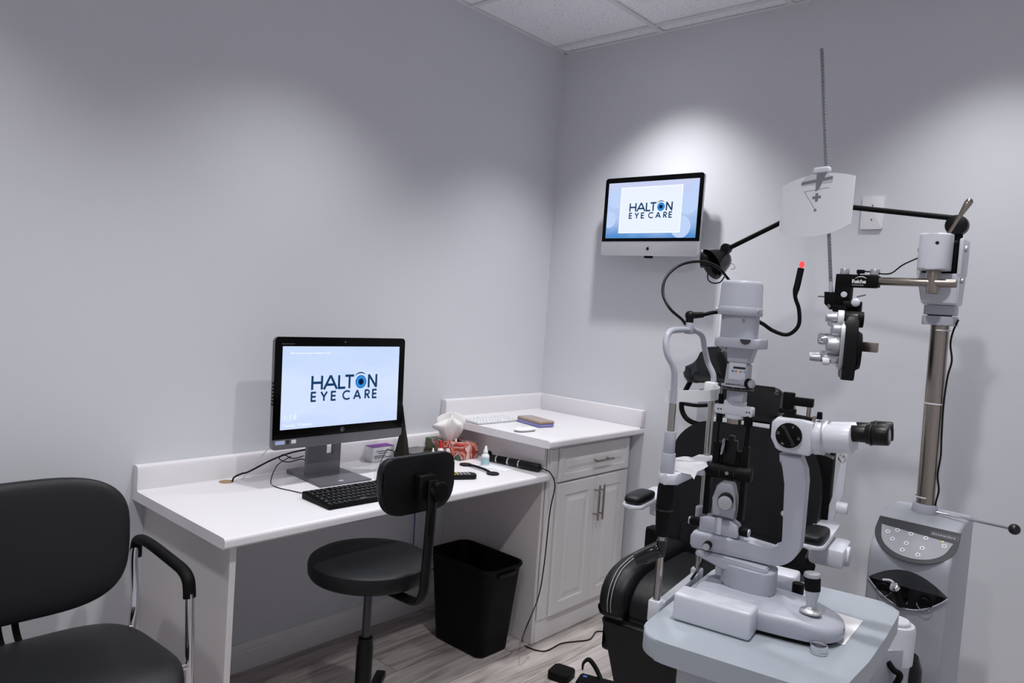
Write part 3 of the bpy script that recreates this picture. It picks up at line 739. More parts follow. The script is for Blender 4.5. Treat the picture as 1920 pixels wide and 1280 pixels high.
# occluder paddle
o0 = onz(873, 872, ZD); o1 = onz(924, 889, ZD)
b = nb(); v = (o1-o0).normalized(); oc = thing('eye_occluder', 'black double ended eye occluder paddle lying on the desk', 'occluder', ((o0.x+o1.x)/2, (o0.y+o1.y)/2, ZD), math.degrees(math.atan2(v.y, v.x)))
L = (o1-o0).length/2
for nm, s in (('paddle', -1), ('paddle', 1)):
    b = nb(); cyl(b, (s*L, 0, .0015), (s*L, 0, .0065), .026, seg=32, bev=.002); obj(nm, b, M['blk'], oc)
b = nb(); tube(b, [(-L+.022, 0, .0055), (-L*.4, 0, .009), (L*.4, 0, .009), (L-.022, 0, .0055)], .0052, 10); obj('handle', b, M['blk'], oc)
# leaflet
lf = nb(); box(lf, -.05, .05, -.12, .04, .0006, .0012, 0, T(.44, -.755, ZD) @ RZ(-82)); solo('leaflet', lf, pbr('printed_leaflet', s2l(226, 228, 234), .7, var=.06, vscale=60), 'white printed leaflet on the desk under the pen shaped scope', 'leaflet', flat=True)

# hand-held scope
p0 = Vector((.305, -.716, ZD+.019)); p1 = Vector((.580, -.678, ZD+.019)); d = p1-p0; n_ = d.normalized()
rs = thing('handheld_retinoscope', 'black hand held scope with chrome bands lying by the cabinet side', 'scope', (p0.x, p0.y, ZD), 0)
def seg_(a, c, r0, r1=None): b = nb(); cyl(b, p0+d*a, p0+d*c, r0, r1, 24, .001); return b
obj('head', seg_(-.02, .10, .018, .015), M['blkm'], rs, world=True)
b = nb(); pillow(b, .016, .012, .016, .6, .6, T(*(p0+d*.02+Vector((0, 0, .012))))); obj('eyepiece', b, M['blkm'], rs, world=True)
for a, c in ((.19, .215), (.40, .43), (.60, .625)): obj('chrome_band', seg_(a, c, .0163), M['chrome'], rs, world=True)
obj('collar', seg_(.10, .19, .0145), M['blk'], rs, world=True); obj('sleeve', seg_(.215, .40, .0155), M['blkm'], rs, world=True)
obj('handle', seg_(.43, .60, .0165), M['blk'], rs, world=True); obj('battery_handle', seg_(.625, .97, .0175, .0165), M['blk'], rs, world=True)
q = [p0+d*.97, p0+d*1.04+Vector((0, 0, -.001)), Vector((.622, -.668, ZD+.006)), Vector((.640, -.655, ZD-.045))]
for px, py, xx in ((1031, 960, .645), (1020, 1060, .645), (1009, 1120, .65), (987, 1175, .66)): q.append(onx(px, py, xx))
q += [onz(979, 1200, .006), onz(990, 1213, .004), onz(1022, 1220, .004), onz(1052, 1206, .004), onz(1080, 1202, .004), onz(1106, 1198, .004), onz(1118, 1184, .004), onz(1140, 1183, .004), onz(1175, 1180, .004)]
cable('scope_cable', q, .0026, 'blk', 'long black lead hanging from the scope down to the floor')

# under-desk leads
cable('network_cable', [onx(779, 945, .02), onx(777, 985, .02), onx(774, 1050, .025), onx(772, 1100, .03)], .0022, 'bluecab', 'blue network lead hanging on the wall under the desk')
cable('hanging_cable', [onx(858, 935, .02), onx(856, 965, .02), onx(845, 1000, .02), onx(838, 1030, .03), onx(832, 1060, .03)], .0035, 'greycab', 'grey cable running down the wall behind the waste bin')
cable('under_desk_cable', [onx(803, 1020, .02), onx(806, 1040, .02), onx(818, 1060, .03), onx(808, 1068, .02), onx(797, 1070, .02)], .0022, 'blk', 'black lead curling on the wall left of the waste bin')

# ------------------------------------------------------------------ waste bin
wb = thing('waste_bin', 'tall black plastic waste bin on the floor under the desk end', 'waste bin', (.390, -.832, 0), -1)
b = nb(); t = bmesh.new(); rings = []
for (hx, hy, r_, z) in ((.138, .083, .03, .003), (.142, .088, .035, .01), (.176, .108, .045, .352), (.180, .112, .047, .356), (.186, .117, .05, .366), (.184, .115, .05, .374), (.176, .108, .045, .372), (.172, .104, .043, .36), (.140, .085, .034, .016)):
    rings.append([t.verts.new((x, y, z)) for x, y in rrect(-hx, hx, -hy, hy, r_, 6)])
n = len(rings[0])
for a_, b_ in zip(rings, rings[1:]):
    for k in range(n): t.faces.new((a_[k], a_[(k+1) % n], b_[(k+1) % n], b_[k]))
t.faces.new(rings[0][::-1]); t.faces.new(rings[-1]); bmesh.ops.recalc_face_normals(t, faces=t.faces[:]); merge(b, t); obj('bin_body', b, M['blkm'], wb)
b = nb(); box(b, .17, .186, -.05, .05, .335, .352, .003); obj('grip_slot', b, M['blk'], wb)

# ------------------------------------------------------------------ stool
st = thing('operator_stool', 'black round swivel stool with a low backrest in front of the desk', 'stool', (.655, -1.60, 0))
SZ = .607
b = nb(); lathe(b, [(.0, SZ-.062), (.168, SZ-.062), (.184, SZ-.055), (.190, SZ-.045), (.192, SZ-.020), (.188, SZ-.008), (.177, SZ-.001), (.13, SZ+.004), (0, SZ+.005)], None, 56, cap=False); obj('seat', b, M['vinyl'], st)
b = nb(); lathe(b, [(.12, SZ-.075), (.15, SZ-.063)], None, 40); obj('seat_plate', b, M['blk'], st)
b = nb(); cyl(b, (0, 0, .33), (0, 0, SZ-.07), .0135); obj('gas_piston', b, M['consd'], st)
b = nb(); lathe(b, [(.026, .10), (.026, .315), (.023, .33), (.023, .345), (.014, .348)], None, 28); obj('column', b, M['blk'], st)
for k in range(5):
    a = 200+72*k; d = Vector((math.cos(R(a)), math.sin(R(a)), 0)); 
    b = nb(); box(b, .02, .27, -.018, .018, .075, .105, .008, RZ(a)); lg = obj('leg', b, M['blk'], st)
    b = nb(); c = d*.255; e = d.cross(Vector((0, 0, 1)))
    for s in (-1, 1): cyl(b, c+e*s*.006+Vector((0, 0, .0275)), c+e*s*.022+Vector((0, 0, .0275)), .026, bev=.003)
    cyl(b, c+Vector((0, 0, .03)), c+Vector((0, 0, .078)), .007); obj('caster', b, M['blkm'], lg)
# upright
b = nb(); tube(b, [(.10, 0, SZ-.082), (.20, .01, SZ-.086), (.226, .015, SZ-.06), (.228, .018, SZ+.0), (.230, .02, SZ+.15), (.231, .02, SZ+.285)], .012, 12)
for v in b.verts: v.co.y *= 1.55; 
obj('back_support', b, M['blk'], st)
b = nb(); box(b, .198, .224, -.012, .048, SZ+.225, SZ+.300, .003); obj('bracket', b, M['blk'], st)
b = nb(); box(b, .2405, .2425, .0155, .0245, SZ+.12, SZ+.19, .001); obj('slot', b, M['blkm'], st, flat=True)
b = nb(); BKX = T(.188, .010, SZ+.262) @ RY(-3)
pts = []
for (x, y) in rrect(-.138, .143, -.078, .092, (.035, .035, .07, .07), 8): pts.append((x, y))
FXp = Matrix(((0, 0, 1, 0), (1, 0, 0, 0), (0, 1, 0, 0), (0, 0, 0, 1)))
prism(b, pts, -.020, .004, .008, BKX @ FXp, seg=3); back = obj('backrest', b, M['vinyl'], st)
b = nb(); prism(b, [(x*.985, y*.985) for x, y in pts], .0045, .009, .003, BKX @ FXp); obj('back_shell', b, M['blk'], back)
b = nb(); kx = Vector((.243, .036, SZ+.255)); t = bmesh.new(); pr = []
for k in range(60):
    a = 2*PI*k/60; r = .028+.0035*math.cos(6*a); pr.append((r*math.cos(a), r*math.sin(a)))
prism(b, pr, 0, .020, .004, Matrix.Translation(kx) @ FXp); cyl(b, kx-Vector((.02, 0, 0)), kx, .009); obj('adjusting_knob', b, M['blkm'], st)

# ------------------------------------------------------------------ side chair at the left
ch = thing('side_chair', 'black padded waiting chair with chrome frame at the left wall', 'chair', (.437, -2.44, 0))
HB = .27
def CM(): return T(-.0, 0, 0)
# backrest: curved panel in yz plane at x ~ -.20
def curved_pad(w, h, th, bulge, mx, taper=.0, n1=.42, n2=.5):
    b = nb(); pillow(b, w, h, th, n1, n2, None, 64, 24)
    for v in b.verts:
        v.co.z += bulge*(v.co.x/w)**2; v.co.x *= 1-taper*(v.co.y/h)
    b.transform(mx); return b
# map pad x->y(world), y->z, z->x
b = curved_pad(.255, .185, .030, .045, T(-.20, -.0, .680) @ RY(-8) @ FXp, -.03, .5, .62); obj('backrest', b, M['vinylg'], ch)
b = nb(); pillow(b, .265, .262, .040, .55, .5, T(.066, 0, .428) @ RY(-3), 64, 24); 
for v in b.verts:
    v.co.z -= .9*max(0, v.co.x-.17)**2*3
obj('seat', b, M['vinylg'], ch)
for s in (-1, 1):
    y = s*.297
    b = nb(); tube(b, [(.20, y, .006), (.195, y, .02), (.178, y, .25), (.158, y, .50), (.148, y, .60)], .0115, 14); fl = obj('front_leg', b, M['chrome'], ch, label='chrome front leg')
    b = nb(); tube(b, [(-.24, y*.93, .006), (-.20, y*.93, .25), (-.155, y*.93, .43), (-.16, y*.95, .50), (-.195, y*.97, .60), (-.205, y, .645)], .0115, 14); obj('rear_leg', b, M['chrome'], ch, label='chrome rear leg')
    b = nb(); tube(b, [(-.205, y, .600), (-.202, y, .640), (-.180, y, .660), (-.10, y, .664), (.05, y, .655), (.105, y, .649), (.134, y, .634), (.144, y, .610), (.147, y, .588)], .0135, 16, 10)
    for v in b.verts: v.co.y = y+(v.co.y-y)*1.25
    obj('armrest', b, M['blkm'], ch, label='black armrest pad')
b = nb(); tube(b, [(.165, -.297, .41), (.165, .297, .41)], .010, 12, 0); tube(b, [(-.15, -.275, .41), (-.15, .275, .41)], .010, 12, 0); obj('seat_rail', b, M['chrome'], ch)
b = nb()
for s in (-1, 1): tube(b, [(-.15, s*.02-.02, .41), (-.235, s*.02-.02, .47), (-.245, s*.02-.02, .60)], .009, 10)
obj('back_bracket', b, M['blkm'], ch)

# ------------------------------------------------------------------ examination chair
# local frame: -y is forward, x to the patient's left (photo right)
ex = thing('examination_chair', 'black padded examination chair with white stitching behind the slit lamp', 'chair', (1.503, -.928, 0), 8.6)
def stitched(pts, parent, off=.004, r=.0011):
    b = nb(); tube(b, pts, r, 6, 6); obj('stitching', b, M['stitch'], parent, label='white stitching')
# backrest
b = nb(); BX = T(.0, .185, .955) @ RX(-10)
ol = [(-.175, -.34), (.175, -.34), (.215, -.26), (.242, -.14), (.243, -.03), (.222, .06), (.165, .115), (.09, .130), (-.09, .130), (-.165, .115), (-.222, .06), (-.243, -.03), (-.242, -.14), (-.215, -.26)]
cl = [(p.x, p.y) for p in catmull([Vector((x, y, 0)) for x, y in ol]+[Vector((ol[0][0], ol[0][1], 0))], 5)][:-1]
FY = Matrix(((1, 0, 0, 0), (0, 0, -1, 0), (0, 1, 0, 0), (0, 0, 0, 1)))
prism(b, cl, -.055, .035, .026, BX @ FY, seg=4); bk = obj('backrest', b, M['leather'], ex, ang=50)
b = nb(); prism(b, [(x*.80, y*.84) for x, y in cl], .034, .050, .012, BX @ FY, seg=3); obj('back_cushion', b, M['leather'], bk, ang=50)
b = nb(); prism(b, [(x*.74, -.33+abs(y+.36)*.32) for x, y in rrect(-.22, .22, -.36, .04, .06, 6)], .050, .066, .010, BX @ FY, seg=3); obj('lumbar_pad', b, M['leather'], bk, ang=50)
for s in (-1, 1):
    for o_ in (0, .008):
        P = [BX @ FY @ Vector((s*(x-o_), y, .0355)) for x, y in ((.175, -.335), (.205, -.26), (.229, -.13), (.230, .05), (.210, .18), (.15, .26))]
        P = [BX @ FY @ Vector((s*(x-o_+.006), y, .0300)) for x, y in ((.175, -.315), (.208, -.24), (.232, -.13), (.233, -.03), (.213, .05), (.15, .105))]
        stitched(P, bk)
b = nb(); prism(b, rrect(-.20, .20, -.30, .09, .08), -.075, -.056, .006, BX @ FY); obj('back_shell', b, M['instw'], ex, label='light grey rear shell')
# headrest on white bar
b = nb(); prism(b, rrect(-.135, .085, .152, .268, .025), -.06, .0, .022, BX @ FY, seg=4); hr = obj('headrest', b, M['leather'], ex, ang=50)
b = nb(); prism(b, rrect(-.13, .09, .130, .146, .004), -.050, -.005, .003, BX @ FY); obj('headrest_bar', b, M['instw'], ex, label='white bar under the headrest')
b = nb(); box(b, -.06, .06, .275, .30, .98, 1.15, .01); obj('headrest_support', b, M['blkm'], ex)
# seat with wrapped bolster
b = nb()
# seat profile (y,z), extruded along x
def seatprof(top, front, drop, r): 
    return [(.17, top-.012), (.02, top), (-.20, top+.010), (front+r*1.25, top+.007), (front+r*.6, top-.006), (front+r*.15, top-r*.45), (front, top-r*.92), (front+.006, top-drop*.88), (front+.028, top-drop), (-.1, top-drop-.004), (.10, top-drop-.004), (.165, top-drop)]
def extr(bm, prof, x0, x1, bev, mx=None, seg=4, inset=0):
    """extrude a closed (y,z) profile along x with rounded ends made of inset rings"""
    t = bmesh.new(); pr = [Vector((p.x, p.y)) for p in catmull([Vector((a, c, 0)) for a, c in prof], 4)]; n = len(pr)
    ar = sum(pr[i].x*pr[(i+1) % n].y-pr[(i+1) % n].x*pr[i].y for i in range(n)); sg = 1 if ar > 0 else -1
    nr = []
    for i in range(n):
        d = (pr[(i+1) % n]-pr[i-1]).normalized(); nr.append(Vector((-d.y, d.x))*sg)
    st = [(x0+bev*(1-math.cos(PI/2*k/seg)) if False else x0+bev*(1-math.sin(PI/2*k/seg)), bev*(1-math.cos(PI/2*k/seg))) for k in range(seg, -1, -1)]
    st = st+[(x1-(x-x0), o) for x, o in st[::-1]]
    rings = [[t.verts.new((x, pr[i].x+nr[i].x*o, pr[i].y+nr[i].y*o)) for i in range(n)] for x, o in st]
    rings = [[t_ for t_ in r] for r in rings]
    for a, c in zip(rings, rings[1:]):
        for i in range(n): t.faces.new((a[i], a[(i+1) % n], c[(i+1) % n], c[i]))
    t.faces.new(rings[0][::-1]); t.faces.new(rings[-1]); bmesh.ops.recalc_face_normals(t, faces=t.faces[:])
    merge(bm, t, mx)
extr(b, seatprof(.672, -.36, .10, .072), -.142, .142, .010); sm = obj('seat', b, M['leather'], ex, ang=50)
for s in (-1, 1):
    b = nb(); x0, x1 = sorted((s*.138, s*.226)); extr(b, seatprof(.700, -.38, .125, .085), x0, x1, .026); bo = obj('seat_bolster', b, M['leather'], ex, ang=50)
    for o_ in (.034, .044):
        pr = seatprof(.7025, -.3825, .125, .085); P = [(s*(.226-o_), y, z) for y, z in pr[1:8]]
        stitched(P, bo)
b = nb(); extr(b, [(.15, .577), (-.30, .577), (-.345, .567), (-.34, .50), (-.31, .47), (.15, .50)], -.215, .215, .01); obj('seat_pan', b, M['blkm'], ex)
# tapered leg panel
b = nb(); t = bmesh.new()
v = [t.verts.new(c) for c in ((-.218, -.372, .574), (.218, -.372, .574), (.218, -.30, .577), (-.218, -.30, .577), (-.100, -.345, .13), (.100, -.345, .13), (.100, -.30, .13), (-.100, -.30, .13))]
for f in ((0, 1, 2, 3), (4, 7, 6, 5), (0, 4, 5, 1), (3, 2, 6, 7), (0, 3, 7, 4), (1, 5, 6, 2)): t.faces.new([v[i] for i in f])
bmesh.ops.recalc_face_normals(t, faces=t.faces[:]); bmesh.ops.bevel(t, geom=t.edges[:], offset=.012, segments=3, affect='EDGES'); merge(b, t); obj('leg_panel', b, M['leather'], ex)
b = nb(); box(b, -.16, .16, -.50, -.36, .10, .13, .008); obj('footplate', b, M['alu'], ex)
b = nb(); lathe(b, [(.30, .002), (.30, .03), (.27, .045), (.10, .06), (.09, .48)], None, 48); obj('pedestal', b, M['instw'], ex)
# arms
for s, nm in ((-1, 'a'), (1, 'b')):
    b = nb(); pillow(b, .032, .075, .016, .6, .55, T(s*.268, -.02, .838)); ar = obj('armrest', b, M['leather'], ex, ang=60)
    b = nb(); prism(b, rrect(s*.268-.034, s*.268+.034, -.10, .20, .03), .812, .824, .004)
    for vv in b.verts: vv.co.z += .02*max(0, vv.co.y)*2
    if s > 0:
        box(b, s*.268-.02, s*.268+.075, .0, .15, .745, .80, .012); cyl(b, (s*.268+.02, .075, .768), (s*.268+.082, .075, .768), .029, bev=.004)
    else: box(b, s*.268-.0, s*.268+.03, .06, .20, .76, .815, .01)
    obj('arm_support', b, M['instw'], ar, label='light grey arm bracket')
# stuff right side of the back: black strap plate + white bracket
b = nb(); box(b, .205, .262, .20, .25, .82, 1.06, .006); obj('side_bracket', b, M['blkm'], ex)
b = nb(); t = bmesh.new(); prism(b, [(.262, .80), (.272, .80), (.285, .87), (.300, .92), (.300, 1.05), (.288, 1.07), (.275, .93), (.262, .88)], -.21, -.195, .002, FY); cyl(b, (.283, .185, .88), (.318, .185, .88), .018, bev=.004); obj('recline_lever', b, M['instw'], ex, label='pale grey lever plate')
b = nb(); lathe(b, [(.0085, -.0015), (.012, 0), (.0085, .0015)], T(.287, .193, 1.03) @ RX(90), 24, cap=False); obj('pull_ring', b, M['chrome'], ex)

# ------------------------------------------------------------------ slit lamp table
SL = (1.686, -1.514); SR = 9.08; ZT = .80
tbT = thing('instrument_table', 'pale grey motorised instrument table in the right foreground under the slit lamp', 'table', (SL[0], SL[1], 0), SR)
pts = [(.055, -.292), (.24, -.292), (.33, -.290), (.37, -.262), (.392, -.17), (.408, -.06), (.417, .06), (.423, .19), (.412, .245), (.36, .270), (.22, .262), (.10, .245), (.045, .225), (.018, .205), (.006, .17), (.002, .10), (.0, -.15), (.004, -.235), (.018, -.272)]
cl = rpoly([(.0, -.292), (.372, -.290), (.402, -.10), (.417, .06), (.430, .268), (.20, .262), (.012, .225)], [.075, .05, .2, .2, .06, .4, .06], 9)
b = nb(); prism(b, cl, ZT-.042, ZT, .006, None, 3); tt = obj('tabletop', b, M['table'], tbT, ang=50)
b = nb(); box(b, .075, .345, -.235, .14, ZT-.115, ZT-.042, .006); obj('apron_box', b, M['inst'], tbT)
b = nb(); box(b, .085, .335, -.225, .13, .03, ZT-.115, .006); obj('lift_column', b, M['inst'], tbT)
b = nb(); box(b, .0, .42, -.28, .2, .001, .045, .015); obj('foot', b, M['inst'], tbT)
# swing arm knuckle to the right
kn = at(1680, 1163, 1.86)
sw = thing('swing_arm', 'pale grey swing arm knuckle between the instrument table and the console', 'arm', (kn.x, kn.y, 0), 0)
kz = kn.z
b = nb(); lathe(b, [(.046, kz-.10), (.046, kz-.014), (.043, kz-.006), (.034, kz-.005)], None, 36); obj('pivot_housing', b, M['instw'], sw)
b = nb(); lathe(b, [(.033, kz-.006), (.033, kz+.001), (.030, kz+.004)], None, 32); obj('pivot_cap', b, M['instw'], sw)
b = nb(); q0 = at(1650, 1160, 1.72); 
d = Vector((-.12, -.16, 0)); mx = Matrix.Rotation(math.atan2(d.y, d.x), 4, 'Z')
prism(b, rrect(-.03, .17, -.045, .045, .03), kz-.165, kz-.055, .012, mx); obj('link_housing', b, M['inst'], sw)
b = nb(); cyl(b, (-.03, -.052, kz-.05), (-.03, -.058, kz-.05), .007, bev=.001); obj('screw', b, M['chrome'], sw)
b = nb(); lathe(b, [(.12, .001), (.115, .05), (.055, kz-.30), (.050, kz-.12), (.040, kz-.09)], T(.012, .03, 0), 36); obj('lower_cover', b, M['blk'], sw, label='tall black tapered cover')
b = nb(); tube(b, [(.005, -.062, kz-.085), (.020, -.066, kz-.098), (.034, -.064, kz-.105), (.030, -.068, kz-.125), (.018, -.072, kz-.150)], .0075, 10); obj('clamp_lever', b, M['blkm'], sw, label='black clamp lever')

# things lying on the table
def tl(a, bb, h=0): return Matrix.Translation((SL[0], SL[1], ZT+h)) @ RZ(SR) @ T(a, bb, 0)
b = nb(); t = bmesh.new(); prism(b, [(.290, -.045), (.352, -.058), (.366, .104), (.300, .112)], .0006, .0015, 0, tl(0, 0)); solo('notepad', b, M['wpaper'], 'white paper slip under the end of the slit lamp base', 'paper', flat=True)
b = nb(); lathe(b, [(.0135, .0005), (.0165, .001), (.0165, .005), (.0155, .006), (.0155, .010), (.0165, .011), (.0165, .016), (.0135, .0165), (.012, .012), (.012, .003)], tl(.316, -.128), 40, cap=False); solo('lens_ring', b, M['chrome'], 'small chrome lens ring on the grey table beside the slit lamp', 'lens ring')

# ------------------------------------------------------------------ slit lamp
sl = thing('slit_lamp', 'grey slit lamp microscope with a tall lamp tower on the instrument table', 'slit lamp', (SL[0], SL[1], ZT), SR)
# rail covers
for y0, y1, x1 in ((-.178, -.118, .197), (.105, .165, .222)):
    b = nb(); box(b, .038, x1, y0, y1, .001, .058, .007, seg=3); obj('rail_cover', b, M['instw'], sl)
b = nb(); cyl(b, (.10, -.12, .016), (.10, .11, .016), .006); obj('axle', b, M['steel'], sl)
# moving base
bp_ = [(.05, -.095), (.10, -.125), (.20, -.128), (.29, -.118), (.325, -.100), (.343, -.07), (.348, -.035), (.340, .0), (.315, .022), (.25, .038), (.14, .052), (.07, .045), (.045, .0)]
cl = [(p.x, p.y) for p in catmull([Vector((x, y, 0)) for x, y in bp_+bp_[:1]], 4)][:-1]
b = nb(); t = bmesh.new()
cx_, cy_ = .2, -.04
lv = [(.99, .010), (1.0, .014), (1.0, .036), (.985, .042), (.94, .0465), (.88, .049), (.6, .052), (.25, .0535)]; rings = []
for s, z in lv: rings.append([t.verts.new((cx_+(x-cx_)*s if s > .8 else cx_+(x-cx_)*s, cy_+(y-cy_)*s, z-.012*max(0, (x-.27)/.08)*(z > .03))) for x, y in cl])
n = len(cl)
for a_, b_ in zip(rings, rings[1:]):
    for k in range(n): t.faces.new((a_[k], a_[(k+1) % n], b_[(k+1) % n], b_[k]))
t.faces.new(rings[0][::-1]); t.faces.new(rings[-1]); bmesh.ops.recalc_face_normals(t, faces=t.faces[:]); merge(b, t); base = obj('moving_base', b, M['inst'], sl, ang=60)
b = nb(); prism(b, [(cx_+(x-cx_)*.93, cy_+(y-cy_)*.93) for x, y in cl], .002, .011, 0); obj('glide_plate', b, M['blkm'], base)
b = nb(); cyl(b, (.238, .05, .02), (.238, .05, .046), .003); cyl(b, (.238, .05, .042), (.238, .05, .066), .0125, bev=.002); obj('lock_knob', b, M['blkm'], base)
# S mark at the end
b = text_bm('S', .016, T(.3475, -.050, .018) @ RZ(90) @ RX(90) , bold=.0008); obj('mark', b, M['dkink'], base, flat=True)
# joystick
jx, jy = .283, -.048
js = nb(); lathe(js, [(.022, .046), (.021, .049), (.013, .053), (.0095, .058), (.0105, .070), (.0145, .090), (.0155, .092)], T(jx, jy, 0), 32); jo = obj('joystick', js, M['alu'], sl)
b = nb(); cyl(b, (jx, jy, .091), (jx-.003, jy, .118), .0155, .0165); obj('grip', b, M['blkm'], jo)
b = nb(); cyl(b, (jx-.003, jy, .118), (jx-.0035, jy, .126), .0168, .0155, bev=.001); obj('top_button', b, M['alu'], jo)
# drum + lower illumination arm
def hull_arm(name, outline, z0, z1, mat, bev=.004, parent=sl): b = nb(); prism(b, outline, z0, z1, bev, None, 3); return obj(name, b, mat, parent, ang=45)
dr = [(.20, -.045), (.205, -.010), (.19, .03), (.15, .045), (.10, .035), (.085, .0), (.10, -.04), (.15, -.058), (.185, -.056)]
cl = [(p.x, p.y) for p in catmull([Vector((x, y, 0)) for x, y in dr+dr[:1]], 4)][:-1]
hull_arm('pillar_drum', cl, .052, .100, M['inst'])
b = nb(); t = bmesh.new()   # sloping flange to the pivot
lo = [(.10, -.040), (.19, -.050), (.20, .0), (.12, .035), (.09, .02)]; 
A = [t.verts.new((x, y, .085)) for x, y in ((.095, -.045), (.19, -.052), (.19, .03), (.095, .035))]
Bv = [t.verts.new((x, y, z)) for x, y, z in ((.035, -.038, .112), (.19, -.052, .108), (.19, .03, .108), (.035, .038, .112))]
Cv = [t.verts.new((x, y, z)) for x, y, z in ((.030, -.036, .100), (.03, .036, .100))]
t.faces.new(A[::-1]); t.faces.new(Bv); t.faces.new((A[0], A[1], Bv[1], Bv[0], Cv[0])); t.faces.new((A[1], A[2], Bv[2], Bv[1])); t.faces.new((A[2], A[3], Cv[1], Bv[3], Bv[2])); t.faces.new((A[3], A[0], Cv[0], Cv[1])); t.faces.new((Cv[0], Bv[0], Bv[3], Cv[1]))
bmesh.ops.recalc_face_normals(t, faces=t.faces[:]); bmesh.ops.bevel(t, geom=t.edges[:], offset=.003, segments=2, affect='EDGES'); merge(b, t); obj('swing_flange', b, M['inst'], sl)
b = nb(); box(b, .155, .185, -.012, .012, .1085, .113, .002); obj('angle_clamp', b, M['alu'], sl)
# microscope arm: L profile in (a,h) extruded in b
def Lprof():
    o = [(.022, .112), (.15, .112)] + [(.189+.058*math.sin(R(a)), .170-.058*math.cos(R(a))) for a in range(0, 91, 8)] + [(.247, .30), (.244, .325), (.232, .352), (.188, .352), (.190, .335), (.205, .315), (.210, .29), (.210, .178)]
    o += [(.190+.020*math.cos(R(a)), .166-.020*math.sin(R(a))) for a in range(0, 91, 15)] + [(.12, .146), (.10, .150), (.022, .150), (.016, .140), (.016, .120)]
    return o
b = nb(); prism(b, Lprof(), -.022, .022, .005, FY, 3); marm = obj('microscope_arm', b, M['inst'], sl, ang=45)
for v in marm.data.vertices:   # flatten the foot wider round the pivot
    if v.co.x < .13 and v.co.z < .16: v.co.y *= 1.55-.5*max(0, (v.co.x-.05)/.08)
b = nb(); sph(b, Vector((.207, -.010, .225)), .0065); obj('stop_knob', b, M['instw'], marm)
b = nb(); cyl(b, (.058, -.030, .128), (.060, -.050, .128), .009, bev=.001); kk = obj('clamp_knob', b, M['blkm'], marm)
b = nb(); cyl(b, (.060, -.0505, .128), (.0602, -.053, .128), .0075); obj('knob_cap', b, M['alu'], kk)
# base block and side knobs
b = nb(); prism(b, [(.030, .150), (.115, .150), (.118, .162), (.112, .178), (.098, .186), (.046, .186), (.030, .180)], -.020, .020, .004, FY); blk = obj('tilt_block', b, M['inst'], sl)
for s, x0, x1 in ((-1, .030, .006), (1, .117, .136)):
    b = nb(); cyl(b, (x0, -.004, .166), (x1, -.006, .166), .0105, bev=.0015); k2 = obj('side_knob', b, M['blkm'], blk)
    b = nb(); cyl(b, (x1, -.006, .166), (x1+s*.003, -.006, .166), .0085); obj('knob_cap', b, M['alu'], k2)
b = nb(); box(b, .071, .081, -.0235, -.019, .152, .190, .001); obj('scale_strip', b, M['instw'], blk)
b = nb(); lathe(b, [(.016, .150), (.016, .192), (.013, .195)], T(.022, .026, 0), 24); obj('pivot_post', b, M['inst'], sl)
# centre body with knob
b = nb(); prism(b, [(.052, .190), (.104, .190), (.106, .215), (.104, .240), (.098, .262), (.094, .268), (.070, .268), (.060, .258), (.054, .23)], -.016, .016, .007, FY, 3); cb_ = obj('centre_body', b, M['inst'], sl)
b = nb(); cyl(b, (.085, -.016, .232), (.088, -.036, .232), .016, bev=.001); cyl(b, (.088, -.034, .232), (.092, -.050, .232), .0155, .0165, bev=.001); kk = obj('slit_width_knob', b, M['blkm'], cb_)
b = nb(); cyl(b, (.092, -.050, .232), (.0925, -.0525, .232), .0152, bev=.0006); obj('knob_cap', b, M['alu'], kk)
for x in (.038, .116):
    b = nb(); box(b, x-.0055, x+.0055, -.012, .012, .188, .290, .002); obj('guide_leg', b, M['blkm'], sl)
b = nb(); cyl(b, (.033, -.006, .291), (.133, -.006, .291), .0165, bev=.002); hb = obj('cross_barrel', b, M['blkm'], sl, label='black cross barrel')
for x in (.066, .098):
    b = nb(); cyl(b, (x-.0008, -.006, .291), (x+.0008, -.006, .291), .0170); obj('groove_ring', b, M['blkg'], hb)
b = nb(); cyl(b, (.083, -.0215, .291), (.083, -.0235, .291), .004); cyl(b, (.0325, -.006, .291), (.031, -.006, .291), .006); obj('screw', b, M['steel'], hb)
# black guide plates above barrel
for x0, x1, z1 in ((.044, .058, .355), (.060, .067, .34), (.098, .105, .34), (.108, .122, .352)):
    b = nb(); box(b, x0, x1, -.010, .010, .300, z1, .0015); obj('guide_plate', b, M['blkm'], sl)
b = nb(); box(b, .069, .096, -.006, .006, .300, .362, .002); box(b, .075, .088, -.006, .006, .360, .372, .002); obj('mirror_holder', b, M['blk'], sl)
b = nb(); t = bmesh.new(); pillow(b, .0045, .012, .020, .9, .9, T(.066, -.012, .345) @ RY(8) @ RZ(25)); obj('mirror', b, M['mirror'], sl, label='tilted glass mirror')
for x, r in ((.051, .0030), (.115, .0055)):
    b = nb(); cyl(b, (x, -.004, .345), (x, -.004, .418), r); cyl(b, (x, -.004, .398), (x, -.004, .425), r+.004, bev=.001); obj('guide_rod', b, M['blkm'], sl)
b = nb(); cyl(b, (.051, -.004, .440), (.051, -.004, .462), .0058, bev=.001); obj('rod_cap', b, M['blkm'], sl)
b = nb(); cyl(b, (.051, -.004, .460), (.051, -.004, .478), .002); obj('pin', b, M['steel'], sl)
